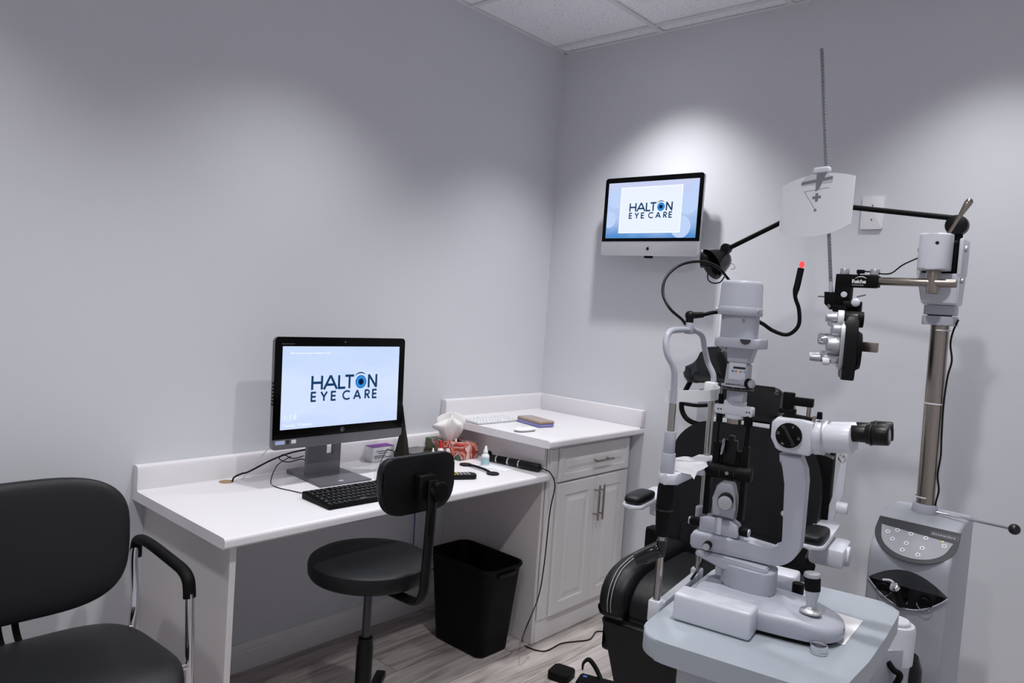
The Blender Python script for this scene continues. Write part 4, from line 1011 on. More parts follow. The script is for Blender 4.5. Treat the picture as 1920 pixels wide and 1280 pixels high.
# clamp, prism head, scale disc, column
b = nb(); box(b, .040, .124, -.014, .012, .418, .440, .004); box(b, .060, .105, -.012, .012, .434, .450, .002); cl_ = obj('clamp_bridge', b, M['instw'], sl)
b = nb()
for x in (.050, .056, .112, .118): cyl(b, (x, -.0135, .429), (x, -.0146, .429), .0017, seg=10)
obj('clamp_screw', b, M['blkm'], cl_)
b = nb(); cyl(b, (.084, -.002, .400), (.084, -.002, .412), .016); obj('lens_barrel', b, M['steel'], sl)
b = nb(); cyl(b, (.084, -.002, .411), (.084, -.002, .419), .021, bev=.001); obj('lens_collar', b, M['instw'], sl)
b = nb(); cyl(b, (.084, 0, .448), (.084, 0, .480), .0215, bev=.002); box(b, .082, .104, -.0225, -.01, .450, .475, .002); obj('prism_head', b, M['inst'], sl)
b = nb(); lathe(b, [(.034, .474), (.0345, .482)], T(.084, 0, 0), 60); dk = obj('angle_scale', b, M['blkm'], sl, label='black angle scale ring with white ticks')
b = nb()
for k in range(60): box(b, .0340, .0348, -.0004, .0004, .4755, .479 if k % 5 else .481, 0, T(.084, 0, 0) @ RZ(6*k))
obj('scale_ticks', b, M['keyw'], dk, flat=True)
b = nb(); lathe(b, [(.0345, .482), (.0350, .4835), (.0345, .485), (.022, .486)], T(.084, 0, 0), 48); obj('chrome_rim', b, M['alu'], dk)
def taper_box(x0, x1, y0, y1, z0, X0, X1, Y0, Y1, z1, bev):
    t = bmesh.new(); v = [t.verts.new(c) for c in ((x0, y0, z0), (x1, y0, z0), (x1, y1, z0), (x0, y1, z0), (X0, Y0, z1), (X1, Y0, z1), (X1, Y1, z1), (X0, Y1, z1))]
    for f in ((0, 3, 2, 1), (4, 5, 6, 7), (0, 1, 5, 4), (1, 2, 6, 5), (2, 3, 7, 6), (3, 0, 4, 7)): t.faces.new([v[i] for i in f])
    bmesh.ops.bevel(t, geom=t.edges[:], offset=bev, segments=3, affect='EDGES'); return t
b = nb(); merge(b, taper_box(.058, .108, -.020, .020, .484, .062, .108, -.020, .020, .535, .004)); merge(b, taper_box(.062, .108, -.020, .020, .533, .057, .117, -.022, .022, .570, .003)); fc = obj('filter_column', b, M['inst'], sl)
b = nb(); box(b, .077, .103, -.0212, -.0195, .5215, .5265, .0005); obj('filter_slot', b, M['blkg'], fc, flat=True)
b = nb(); prism(b, [(.068, .498), (.104, .498), (.104, .535), (.068, .535)], .0203, .0206, 0, FY); obj('filter_panel', b, M['instw'], fc, flat=True)
for x, mt in ((.0765, 'blu'), (.0835, 'org'), (.0935, 'greyink'), (.1015, 'dkink')): b = nb(); cyl(b, (x, -.0206, .516), (x, -.0212, .516), .0024 if mt != 'dkink' else .0014, seg=16); obj('filter_mark', b, M[mt], fc)
b = nb(); cyl(b, (.098, -.012, .4925), (.110, -.019, .4925), .0105); k3 = obj('filter_knob_boss', b, M['inst'], fc)
b = nb(); cyl(b, (.110, -.019, .4925), (.117, -.023, .4925), .0108, bev=.0006); obj('knob_ring', b, M['blkm'], k3)
b = nb(); cyl(b, (.117, -.023, .4925), (.1225, -.0265, .4925), .0092, bev=.001); obj('knob_cap', b, M['alu'], k3)
b = nb(); prism(b, rrect(.035, .133, -.043, .043, .010), .568, .5885, .003); hd = obj('lamp_platform', b, M['inst'], sl)
b = nb(); cyl(b, (.104, -.0425, .588), (.104, -.0440, .588), .0115); 
bmesh.ops.bisect_plane(b, geom=b.verts[:]+b.edges[:]+b.faces[:], plane_co=(0, 0, .5875), plane_no=(0, 0, 1), clear_outer=True); obj('finger_notch', b, M['consd'], hd)
b = nb(); lathe(b, [(.0400, .588), (.0405, .640)], T(.0775, 0, 0), 48); obj('lamp_neck', b, M['inst'], sl)
b = nb(); cyl(b, (.0945, -.0365, .628), (.095, -.0385, .628), .003); obj('neck_screw', b, M['steel'], sl)
b = nb(); lathe(b, [(.0465, .638), (.0475, .640), (.0478, .654), (.0465, .656), (.0462, .657), (.0440, .706), (.0425, .711), (.039, .7135), (.0, .7145)], T(.0755, 0, 0), 56, cap=False); hs_ = obj('lamp_housing', b, M['inst'], sl)
for a in (200, -22): b = nb(); c = Vector((.0755+.0475*math.cos(R(a)), .0475*math.sin(R(a)), .649)); dd = Vector((math.cos(R(a)), math.sin(R(a)), 0)); cyl(b, c-dd*.002, c+dd*.0035, .0045); obj('housing_screw', b, M['alu'], hs_)
# microscope head
HM = T(.208, 0, .400)
b = nb(); ol = [(-.038, -.014), (-.026, -.036), (-.018, -.040), (.040, -.042), (.046, -.032), (.046, .028), (.02, .0305), (-.028, .0295), (-.038, .018)]
prism(b, ol, -.034, .034, .006, HM @ FY, 3); mh = obj('microscope_body', b, M['instw'], sl, ang=45)
b = nb(); box(b, -.044, -.036, -.024, .024, -.018, .022, .004, HM); obj('objective', b, M['blkm'], mh)
for s in (-1, 1):
    b = nb(); cyl(b, HM @ Vector((0, s*.034, -.004)), HM @ Vector((0, s*.042, -.004)), .0262, bev=.001); md = obj('magnification_dial', b, M['blkm'], mh, label='black magnification dial')
    if s < 0:
        b = nb(); box(b, -.0035, .0035, -.0485, -.0415, -.026, .018, .001, HM @ T(0, 0, -.000) @ RY(-32) ); obj('dial_bar', b, M['blkg'], md)
        for a, tx in ((126, '16'), (64, '6'), (-6, '10'), (-58, '16'), (-118, '40'), (174, '25')):
            b = text_bm(tx, .0070, HM @ FY @ T(.0215*math.cos(R(a)), -.004+.0215*math.sin(R(a)), .0422) @ RZ(a-90) @ T(-.003, -.003, 0), depth=.0001); obj('dial_number', b, M['keyw'], md, flat=True)
b = nb(); cyl(b, HM @ Vector((.044, 0, -.004)), HM @ Vector((.062, 0, -.003)), .037, .036, 40, .002); obj('collar', b, M['instw'], mh)
b = nb(); cyl(b, HM @ Vector((.060, 0, -.003)), HM @ Vector((.070, 0, -.002)), .0375, 40, seg=40) if False else cyl(b, HM @ Vector((.060, 0, -.003)), HM @ Vector((.072, 0, -.002)), .0372, .0372, 40, .001); obj('silver_ring', b, M['alu'], mh)
for s in (-1, 1):
    b = nb(); A0 = HM @ Vector((.070, s*.026, .0)); A1 = HM @ Vector((.122, s*.033, .006)); cyl(b, A0, A1, .029, .029, 36, .005); tb_ = obj('prism_tube', b, M['instw'], mh)
    e0 = HM @ Vector((.118, s*.032, .018)); dv = Vector((.066, s*.006, .006)); 
    b = nb(); cyl(b, e0, e0+dv*.42, .0165, bev=.001); cyl(b, e0+dv*.40, e0+dv*.55, .0185, .0205); cyl(b, e0+dv*.52, e0+dv*.58, .0218, bev=.001); cyl(b, e0+dv*.57, e0+dv*1.03, .0205, .0195, 28, .003); ey = obj('eyepiece', b, M['blk'], mh, label='black eyepiece with rubber cup')
    b = nb(); cyl(b, e0+dv*1.031, e0+dv*1.036, .0125); obj('eye_lens', b, M['blkg'], ey)
b = nb(); cyl(b, HM @ Vector((.052, -.012, .035)), HM @ Vector((.052, -.012, .050)), .006, .005, 16, .001); obj('small_knob', b, M['blkm'], mh)
b = nb(); cyl(b, HM @ Vector((.043, -.02, .030)), HM @ Vector((.043, -.02, .041)), .0035, bev=.0006); cyl(b, HM @ Vector((.072, -.02, -.034)), HM @ Vector((.088, -.03, -.037)), .0035); obj('screw', b, M['steel'], mh)
# tonometer bracket on top
b = nb(); prism(b, [(-.022, .028), (.044, .028), (.044, .034), (-.018, .038), (-.022, .034)], -.012, .012, .001, HM @ FY); box(b, -.030, .002, -.012, .012, .037, .048, .002, HM); cyl(b, HM @ Vector((-.014, 0, .046)), HM @ Vector((-.014, 0, .082)), .0125, bev=.001); box(b, -.014, .036, -.008, .008, .056, .074, .002, HM); obj('tonometer_bracket', b, M['blkm'], mh, label='black bracket arm on top')
for x in (.028, -.002): b = nb(); cyl(b, HM @ Vector((x, 0, .034)), HM @ Vector((x, 0, .058)), .0045 if x > 0 else .003); obj('bracket_pin', b, M['steel'], mh)

# ------------------------------------------------------------------ chin rest frame
cr_ = thing('chin_rest', 'grey arched chin rest frame clamped to the instrument table edge', 'chin rest', (SL[0], SL[1], ZT), SR)
PB = .1356
b = nb(); box(b, -.022, -.004, -PB, PB, -.020, .003, .002); box(b, -.026, -.0, -PB-.014, -PB+.012, -.030, .016, .003); box(b, -.026, -.0, PB-.012, PB+.012, -.030, .012, .003); obj('mounting_rail', b, M['instw'], cr_)
for s in (-1, 1):
    y = s*PB
    b = nb(); cyl(b, (-.012, y, .014), (-.012, y, .285), .0080, seg=20); obj('lower_post', b, M['post'], cr_, label='chrome post')
    if s < 0: b = nb(); cyl(b, (-.012, y, .27), (-.012, y, .335), .0150, bev=.001); cyl(b, (-.012, y, .333), (-.012, y, .382), .0125, bev=.001); obj('sleeve', b, M['inst'], cr_)
    b = nb(); cyl(b, (-.012, y, .28), (-.012, y, .442), .0080); obj('upper_post', b, M['post'], cr_, label='chrome post')
b = nb(); lathe(b, [(.013, .156), (.0145, .16), (.017, .205), (.018, .21), (.018, .22), (.017, .262), (.0145, .27)], T(-.012, -PB, 0), 32)
hw = obj('height_knob', b, M['blkm'], cr_, label='long black height adjusting sleeve')
b = nb(); lathe(b, [(.0182, .2115), (.0185, .2135), (.0182, .2155)], T(-.012, -PB, 0), 32, cap=False); obj('knurl_ring', b, M['blkg'], hw)
P = [(-.012, -PB, .435), (-.012, -PB, .47), (-.014, -PB-.004, .515), (-.028, -PB-.012, .545), (-.036, -PB-.006, .572), (-.037, -PB+.014, .592), (-.037, -.07, .597), (-.037, 0, .597), (-.037, .06, .594), (-.037, PB-.035, .582), (-.037, PB-.012, .555), (-.030, PB+.002, .52), (-.014, PB+.002, .49), (-.012, PB, .46), (-.012, PB, .435)]
b = nb(); tube(b, P, .0068, 16, 10); obj('head_frame', b, M['inst'], cr_, label='pale grey tubular head frame')
b = nb(); cyl(b, (-.037, .0, .588), (-.037, .0, .614), .0105, bev=.001); obj('frame_clamp', b, M['inst'], cr_)
# chin arm and cup
b = nb(); prism(b, rrect(-.030, .012, -PB-.018, PB+.012, .018), .270, .293, .005); box(b, -.035, .035, -.03, .05, .275, .290, .006); obj('chin_arm', b, M['instw'], cr_)
b = nb(); pillow(b, .034, .040, .008, .8, .6, T(-.002, -.02, .297)); obj('chin_cup', b, M['instw'], cr_)
# forehead band: bowed strip
t = bmesh.new(); A = []
for k in range(25):
    u = -1+2*k/24; y = u*(PB+.012); x = -.026+.062*(1-u*u)
    A.append([t.verts.new(c) for c in ((x, y, .445), (x+.0025, y, .445), (x+.0025, y, .470), (x, y, .470))])
for a_, b_ in zip(A, A[1:]):
    for k in range(4): t.faces.new((a_[k], a_[(k+1) % 4], b_[(k+1) % 4], b_[k]))
t.faces.new(A[0]); t.faces.new(A[-1][::-1]); bmesh.ops.recalc_face_normals(t, faces=t.faces[:]); b = nb(); merge(b, t)
box(b, -.030, -.004, PB-.012, PB+.014, .442, .473, .003)
obj('forehead_band', b, M['white'], cr_, label='white forehead band')
# hand grip
b = nb(); A0 = Vector((-.012, -PB, .125)); A1 = Vector((-.060, -PB-.012, .092)); cyl(b, A0, A1, .0150, .0165, 28, .003); cyl(b, (-.012, -PB, .112), (-.012, -PB, .146), .0105); obj('hand_grip', b, M['blkg'], cr_, label='glossy black hand grip')
b = nb(); cyl(b, (-.012, PB, .095), (-.012, PB, .104), .0095); obj('cable_tie', b, M['blkm'], cr_)
# papers on chin rest
ct = nb(); t = bmesh.new(); g = []
for i in range(22):
    row = []
    for j in range(10):
        u = i/21; v = j/9; x = -.034+.074*v; y = -.112+.150*u
        z = .3085+.0025*math.sin(5*u+3*v)+.0015*math.sin(7*v)-(.020*max(0, u-.80)/.2)-(.016*max(0, .12-u)/.12)-(.010*max(0, abs(v-.5)-.38)/.12)
        row.append(t.verts.new((x, y, z)))
    g.append(row)
for i in range(21):
    for j in range(9): t.faces.new((g[i][j], g[i+1][j], g[i+1][j+1], g[i][j+1]))
bmesh.ops.solidify(t, geom=t.faces[:], thickness=.005); merge(ct, t, tl(0, 0)); solo('chin_tissues', ct, M['wpaper'], 'folded white paper tissues draped on the chin rest', 'tissue', ang=70)
# fixation lamp gooseneck
fx = thing('fixation_lamp', 'black gooseneck lamp with a red tip on top of the chin rest frame', 'lamp', (SL[0], SL[1], ZT), SR)
RT = Matrix.Translation((SL[0], SL[1], ZT)) @ RZ(SR)
b = nb(); q = RT @ Vector((-.037, 0, .614)); cyl(b, q, q+Vector((0, 0, .012)), .009); sph(b, q+Vector((0, 0, .016)), .0115); v1 = at(1318, 590, 1.70); cyl(b, q+Vector((0, 0, .016)), v1, .0085, .0065); obj('swivel_joint', b, M['blk'], fx, world=True)
P = [v1, at(1345, 585, 1.71), at(1385, 588, 1.72), at(1425, 604, 1.72), at(1450, 620, 1.72), at(1477, 627, 1.71), at(1497, 610, 1.70), at(1498, 580, 1.70), at(1491, 555, 1.70), at(1496, 530, 1.70), at(1502, 503, 1.70)]
b = nb(); tube(b, P, .0052, 12, 8, rr=lambda u: .0045+.0028*max(0, min(1, (u-.80)/.05))); obj('gooseneck', b, M['blkm'], fx, world=True)
b = nb(); sph(b, at(1503.5, 496, 1.70), .006, 16, (1, 1, 1.3)); obj('red_tip', b, M['redled'], fx, world=True, label='glowing red tip')
P = [q+Vector((-.006, -.008, -.004)), at(1278, 598, 1.68), at(1256, 578, 1.68), at(1243, 550, 1.70), at(1249, 520, 1.72), at(1275, 497, 1.74), at(1310, 490, 1.76), at(1340, 497, 1.78), at(1360, 516, 1.80), at(1372, 540, 1.81), at(1374, 600, 1.82), at(1380, 700, 1.84)]
b = nb(); tube(b, P, .0034, 10, 8); obj('supply_cable', b, M['blk'], fx, world=True)
# bundled cables behind the slit lamp going down
cable('table_cable', [at(1322, 1040, 1.80), at(1312, 1062, 1.78), at(1300, 1080, 1.76), at(1290, 1095, 1.80), at(1284, 1120, 1.86)], .003, 'blk', 'black cable bundle tied to the rear chin rest post')

# ------------------------------------------------------------------ console stand with pole
cs = thing('instrument_stand', 'tall grey instrument console with control panel at the right by the back wall', 'instrument stand', (1.965, -.45, 0))
X0, X1 = -.112, .104
def ext_x(bm, prof, x0, x1, bev=0., seg=2, mx=None):
    t = bmesh.new(); A = [t.verts.new((x0, y, z)) for y, z in prof]; B = [t.verts.new((x1, y, z)) for y, z in prof]; n = len(prof)
    fa = t.faces.new(A); fb = t.faces.new(B[::-1])
    for i in range(n): t.faces.new((A[i], A[(i+1) % n], B[(i+1) % n], B[i]))
    bmesh.ops.recalc_face_normals(t, faces=t.faces[:])
    if bev: bmesh.ops.bevel(t, geom=list(fa.edges)+list(fb.edges), offset=bev, segments=seg, profile=.5, affect='EDGES')
    merge(bm, t, mx)
prof = [(.06, .002), (.06, .86), (.045, .878), (-.03, .880), (-.09, .876), (-.135, .866), (-.165, .848), (-.222, .792), (-.232, .765), (-.233, .74), (-.228, .60), (-.222, .002)]
b = nb(); ext_x(b, prof, X0, X1, .010, 3); bd = obj('body', b, M['cons'], cs, ang=45)
# panel plane from (y-.150,z.862) to (y-.228,z.782)
def pan(u, v, off=0.):   # u -1..1 across, v 0..1 down the slope
    y0, z0, y1, z1 = -.147, .858, -.231, .775; y = y0+(y1-y0)*v; z = z0+(z1-z0)*v; nn = Vector((0, -(z0-z1), (y0-y1))).normalized()*1
    nn = Vector((0, -.70, .71)); return Vector((u*.112, y, z))+nn*off
def panel_poly(pts, off, th, mt, name, par, bev=0):
    t = bmesh.new(); lo = [t.verts.new(pan(u, v, off)) for u, v in pts]; hi = [t.verts.new(pan(u, v, off+th)) for u, v in pts]; n = len(pts)
    t.faces.new(hi); t.faces.new(lo[::-1])
    for k in range(n): t.faces.new((lo[k], lo[(k+1) % n], hi[(k+1) % n], hi[k]))
    bmesh.ops.recalc_face_normals(t, faces=t.faces[:]); b = nb(); merge(b, t); return obj(name, b, mt, par, flat=True)
low = [(.93*math.cos(R(a)), .26+.86*(math.sin(R(a)))**.85) for a in range(6, 175, 6)]
cp = panel_poly([(-.97, .02), (.97, .02), (.985, .24)]+[(min(.985, u*1.07), v+.02) for u, v in low]+[(-.985, .24)], .0045, .003, M['consd'], 'control_panel', bd)
pp = panel_poly([(-.86, .26), (.86, .36)]+[(u*.88, .36+(v-.26)*.78) for u, v in low[1:-1]], .0077, .0008, M['consp'], 'silver_keypad', cp)
for u, v in ((-.66, .44), (-.45, .34), (-.12, .36), (.24, .38), (-.50, .62), (-.16, .65), (.22, .68), (-.20, .86), (.17, .89), (.68, .48)):
    b = nb(); c = pan(u, v, .0083); n_ = Vector((0, -.70, .71)); cyl(b, c, c+n_*.0012, .0068, seg=24); bt = obj('button', b, M['instw'], pp)
    b = nb(); cyl(b, c+n_*.0012, c+n_*.0015, .0022, seg=12); obj('button_dot', b, M['dkink'], bt)
b = nb(); c = pan(.62, .36, .008); cyl(b, c, c+Vector((0, -.0007, .0007)), .0018, seg=12); obj('status_light', b, M['yled'], cp)
PM = Matrix.Translation(pan(.35, .22, .0078)) @ RX(45)
b = dashes([.006, .0045, .0055, .0045, .006, .003, .0055, .005, .0055], .0055, .0017, PM); obj('name_print', b, M['keyw'], cp, flat=True)
b = nb()
for (a0, a1) in (((-.003, -.003), (.066, -.003)), ((.066, -.003), (.066, .0085)), ((.066, .0085), (-.003, .0085)), ((-.003, .0085), (-.003, -.003))): stroke(b, [a0, a1], .0008, PM)
obj('name_frame', b, M['keyw'], cp, flat=True)
# eye shaped handle well: raised plate, recess shade painted in dark grey
YE = -.2305
up = [(-.105+.21*k/20, .69+.048*math.sin(PI*k/20)**.9) for k in range(21)]
dn = [(.105-.21*k/20, .69-.062*math.sin(PI*k/20)**.85) for k in range(1, 20)]
b = nb(); prism(b, up+dn, .2285, .2345, .001, FY); well = obj('handle_well_shade', b, M['consd'], bd, ang=50)
b = nb(); prism(b, [(-.100, .690), (.100, .690)]+[(x*.955, .690+(z-.690)*.93) for x, z in dn], .2345, .2362, 0, FY); wl = obj('holder_plate', b, M['blkg'], well)
b = nb(); tube(b, [(x, -.2355, z) for x, z in [(.105, .69)]+dn+[(-.105, .69)]], .0016, 8, 2); obj('chrome_lip', b, M['instw'], well)
for k, (x, z) in enumerate(((-.058, .672), (-.012, .658), (.050, .662))):
    b = nb(); cyl(b, (x, -.2355, z), (x, -.2405, z-.003), .0205, .0195, 32); hl = obj('holder_cup', b, M['blkm'], wl)
    b = nb(); tube(b, [(x+.0195*math.cos(R(a)), -.2412, z-.003+.0195*math.sin(R(a))) for a in range(185, 356, 15)], .0013, 8, 3); obj('chrome_rim', b, M['chrome'], hl)
# ophthalmoscope in the middle cup
oh = thing('charging_handle', 'short black diagnostic handle with chrome head in the console holder', 'scope', (1.95, -.69, .64))
b = nb(); cyl(b, (1.955, -.684, .640), (1.948, -.745, .700), .0155, .015, 28, .002); obj('handle', b, M['blkm'], oh, world=True)
b = nb(); cyl(b, (1.948, -.745, .700), (1.947, -.753, .708), .014, .010, 28, .001); cyl(b, (1.947, -.753, .708), (1.9467, -.756, .7105), .006); obj('chrome_head', b, M['chrome'], oh, world=True)
b = nb(); tube(b, [(1.945, -.751, .714), (1.934, -.748, .717), (1.915, -.744, .712)], .0032, 8); obj('side_clip', b, M['instw'], oh, world=True)
# pole
PX, PY = -.012, -.045
b = nb(); cyl(b, (PX, PY, .872), (PX, PY, .905), .037, .034, 36, .003); obj('pole_collar', b, M['inst'], cs)
b = nb(); cyl(b, (PX, PY, .90), (PX-.008, PY, 1.46), .0255, seg=40); po = obj('pole', b, M['steel'], cs, label='brushed steel pole')
for z in (1.215, .925, 1.44): b = nb(); lathe(b, [(.0258, z-.002), (.0266, z-.002), (.0266, z+.002), (.0258, z+.002)], T(PX-.004, PY, 0), 36, cap=False); obj('tie_band', b, M['white'], po)
b = nb(); tube(b, [(PX+.027, PY-.006, .885), (PX+.030, PY-.008, .92), (PX+.034, PY-.008, .955), (PX+.027, PY-.008, 1.0), (PX+.030, PY-.008, 1.06), (PX+.027, PY-.008, 1.12), (PX+.024, PY-.008, 1.215), (PX+.027, PY-.008, 1.30), (PX+.034, PY-.008, 1.35), (PX+.026, PY-.008, 1.40), (PX+.030, PY-.008, 1.44), (PX+.040, PY-.005, 1.475)], .0028, 8, 6); obj('pole_cable', b, M['blk'], cs)
# pull rod with ball
b = nb(); p_ = Vector((PX+.02, PY-.008, .887)); q_ = ony(1893, 990, -.55)-Vector((1.965, -.45, 0)); cyl(b, p_, q_, .0042); hr_ = obj('pull_rod', b, M['chrome'], cs)
b = nb(); sph(b, q_+(q_-p_).normalized()*.012, .0155, 24); obj('ball_knob', b, M['blkg'], hr_)
# head of pole
HZ = 1.46; hx = PX-.012
b = nb(); prism(b, rrect(hx-.042, hx+.046, PY-.038, PY+.038, .012), HZ-.005, HZ+.022, .003); prism(b, rrect(hx-.040, hx+.044, PY-.036, PY+.036, .012), HZ+.026, HZ+.054, .003); obj('head_collar', b, M['inst'], cs)
b = nb(); cyl(b, (hx, PY, HZ+.02), (hx, PY, HZ+.03), .033); obj('collar_gap', b, M['blkm'], cs)
b = nb(); merge(b, taper_box(hx-.046, hx+.050, PY-.038, PY+.038, HZ+.056, hx-.066, hx+.052, PY-.046, PY+.046, HZ+.150, .004)); 
box(b, hx-.066, hx-.052, PY-.046, PY+.046, HZ+.145, HZ+.255, .004); box(b, hx+.042, hx+.054, PY-.046, PY+.046, HZ+.145, HZ+.255, .004); hy = obj('head_yoke', b, M['instw'], cs)
for s, x in ((-1, hx-.066), (1, hx+.054)): b = nb(); cyl(b, (x, PY-.02, HZ+.225), (x+s*.006, PY-.02, HZ+.225), .010, bev=.001); obj('yoke_bolt', b, M['alu'], hy)
b = nb(); cyl(b, (hx+.052, PY-.03, HZ+.13), (hx+.060, PY-.03, HZ+.13), .008, bev=.001); obj('yoke_bolt', b, M['alu'], hy)
b = nb(); box(b, hx-.050, hx+.040, PY-.040, PY+.035, HZ+.150, HZ+.250, .01); obj('inner_block', b, M['blkm'], cs)
# arm head cylinder (towards the room), horizontal rod
ax = hx-.010; ay = PY-.095
b = nb(); prism(b, rrect(ax-.042, ax+.042, ay-.034, ay+.056, .030), HZ+.155, HZ+.262, .006, None, 3); ah = obj('arm_head', b, M['instw'], cs)
b = nb(); cyl(b, (ax+.012, ay-.0335, HZ+.232), (ax+.012, ay-.0352, HZ+.232), .005, seg=16); obj('screw_hole', b, M['blkg'], ah)
b = nb(); cyl(b, (ax+.004, ay-.005, HZ+.160), (ax+.004, ay-.005, HZ+.085), .0195, .0190, 32, .003); obj('drop_post', b, M['steel'], cs)
b = nb(); cyl(b, (ax-.198, ay-.012, HZ+.117), (ax+.068, ay-.010, HZ+.117), .0125, seg=32, bev=.002); obj('support_rod', b, M['steel'], cs, label='horizontal brushed steel rod')
b = nb(); A0 = Vector((ax+.028, ay+.0, HZ+.255)); A1 = A0+Vector((.030, .0, .062)); cyl(b, A0, A1, .0045); cyl(b, A1-(A1-A0)*.06, A1+Vector((.016, 0, .034)), .006, .0105, 24, .002); sph(b, A1+Vector((.0175, 0, .036)), .0105); obj('lever', b, M['steel'], cs)

# ------------------------------------------------------------------ phoropter
WX, WY = 1.965+ax, -.45+ay-.012   # rod line
ph = thing('phoropter', 'black phoropter with chrome lens dials hanging from the steel rod', 'phoropter', (1.725, WY, 1.27))
RZ_ = HZ+.117
b = nb(); box(b, 1.672, 1.783, WY-.016, WY+.016, RZ_-.022, RZ_+.018, .003); box(b, 1.664, 1.7125, WY-.0155, WY+.0155, RZ_-.085, RZ_+.0185, .003); box(b, 1.755, 1.790, WY-.0175, WY+.0175, RZ_-.020, RZ_+.016, .003)
hb = obj('hanger_block', b, M['blkm'], ph, world=True)
b = text_bm('Reichert', .0165, Matrix(((1, 0, 0, 1.7145), (0, 0, -1, WY-.0166), (0, 1, 0, RZ_-.009), (0, 0, 0, 1))), depth=.0002, bold=.0005, spacing=.9)
join(b, text_bm('TECHNOLOGIES', .0042, Matrix(((1, 0, 0, 1.7155), (0, 0, -1, WY-.0166), (0, 1, 0, RZ_-.0165), (0, 0, 0, 1))), depth=.0001, spacing=1.15)); LM = Matrix(((1, 0, 0, 1.741), (0, 0, -1, WY-.0166), (0, 1, 0, RZ_-.003), (0, 0, 0, 1)))
pts = arc(0, -.004, .022, 142, 38, 14, .0185)
for k in range(14): stroke(b, [pts[k], pts[k+1]], .0022*math.sin(PI*(k+.8)/15.5)+.0004, LM)
obj('maker_lettering', b, M['scrw2'] if False else M['white'], hb, world=True, flat=True)
for x in (1.686, 1.775):
    b = nb(); cyl(b, (x, WY, RZ_+.018), (x, WY, RZ_+.036), .0135, bev=.001)
    for v in b.verts:
        a = math.atan2(v.co.y-WY, v.co.x-x); k = 1+.04*math.cos(12*a); v.co.x = x+(v.co.x-x)*k; v.co.y = WY+(v.co.y-WY)*k
    obj('thumb_screw', b, M['alu'], hb, world=True)
b = nb(); box(b, 1.722, 1.745, WY-.005, WY+.005, RZ_+.022, RZ_+.034, .002); cyl(b, (1.728, WY, RZ_+.016), (1.728, WY, RZ_+.026), .004); obj('cable_plug', b, M['blkm'], ph, world=True)
cable('lamp_cable', [(1.745, WY, RZ_+.029), (1.775, WY-.004, RZ_+.027), (1.80, WY-.006, RZ_+.022), (1.825, WY-.006, RZ_+.026), (1.85, WY, RZ_+.050), (1.88, WY+.005, RZ_+.068), (1.91, WY+.012, RZ_+.085)], .0022, 'blk', 'thin black lead from the black hanger block to the pole head')
PC = Vector((1.722, WY, 1.385))
b = nb(); box(b, 1.667, 1.712, WY-.03, WY+.03, 1.475, RZ_-.080, .004); box(b, 1.680, 1.745, WY-.012, WY+.012, 1.470, 1.512, .004); cyl(b, (1.70, WY-.02, 1.50), (1.73, WY-.02, 1.50), .013); obj('yoke', b, M['blkm'], ph, world=True)
b = nb(); sph(b, Vector((1.735, WY-.028, 1.507)), .0135, 20, (1, .7, 1)); cyl(b, (1.715, WY-.016, 1.507), (1.732, WY-.026, 1.507), .006); obj('tilt_knob', b, M['instw'], ph, world=True)
b = nb(); cyl(b, (1.700, WY-.03, 1.530), (1.703, WY-.044, 1.530), .009, bev=.001); obj('small_knob', b, M['instw'], ph, world=True)
b = nb(); cyl(b, (1.735, WY-.02, 1.525), (1.76, WY-.02, 1.532), .0022); obj('level_rod', b, M['steel'], ph, world=True)
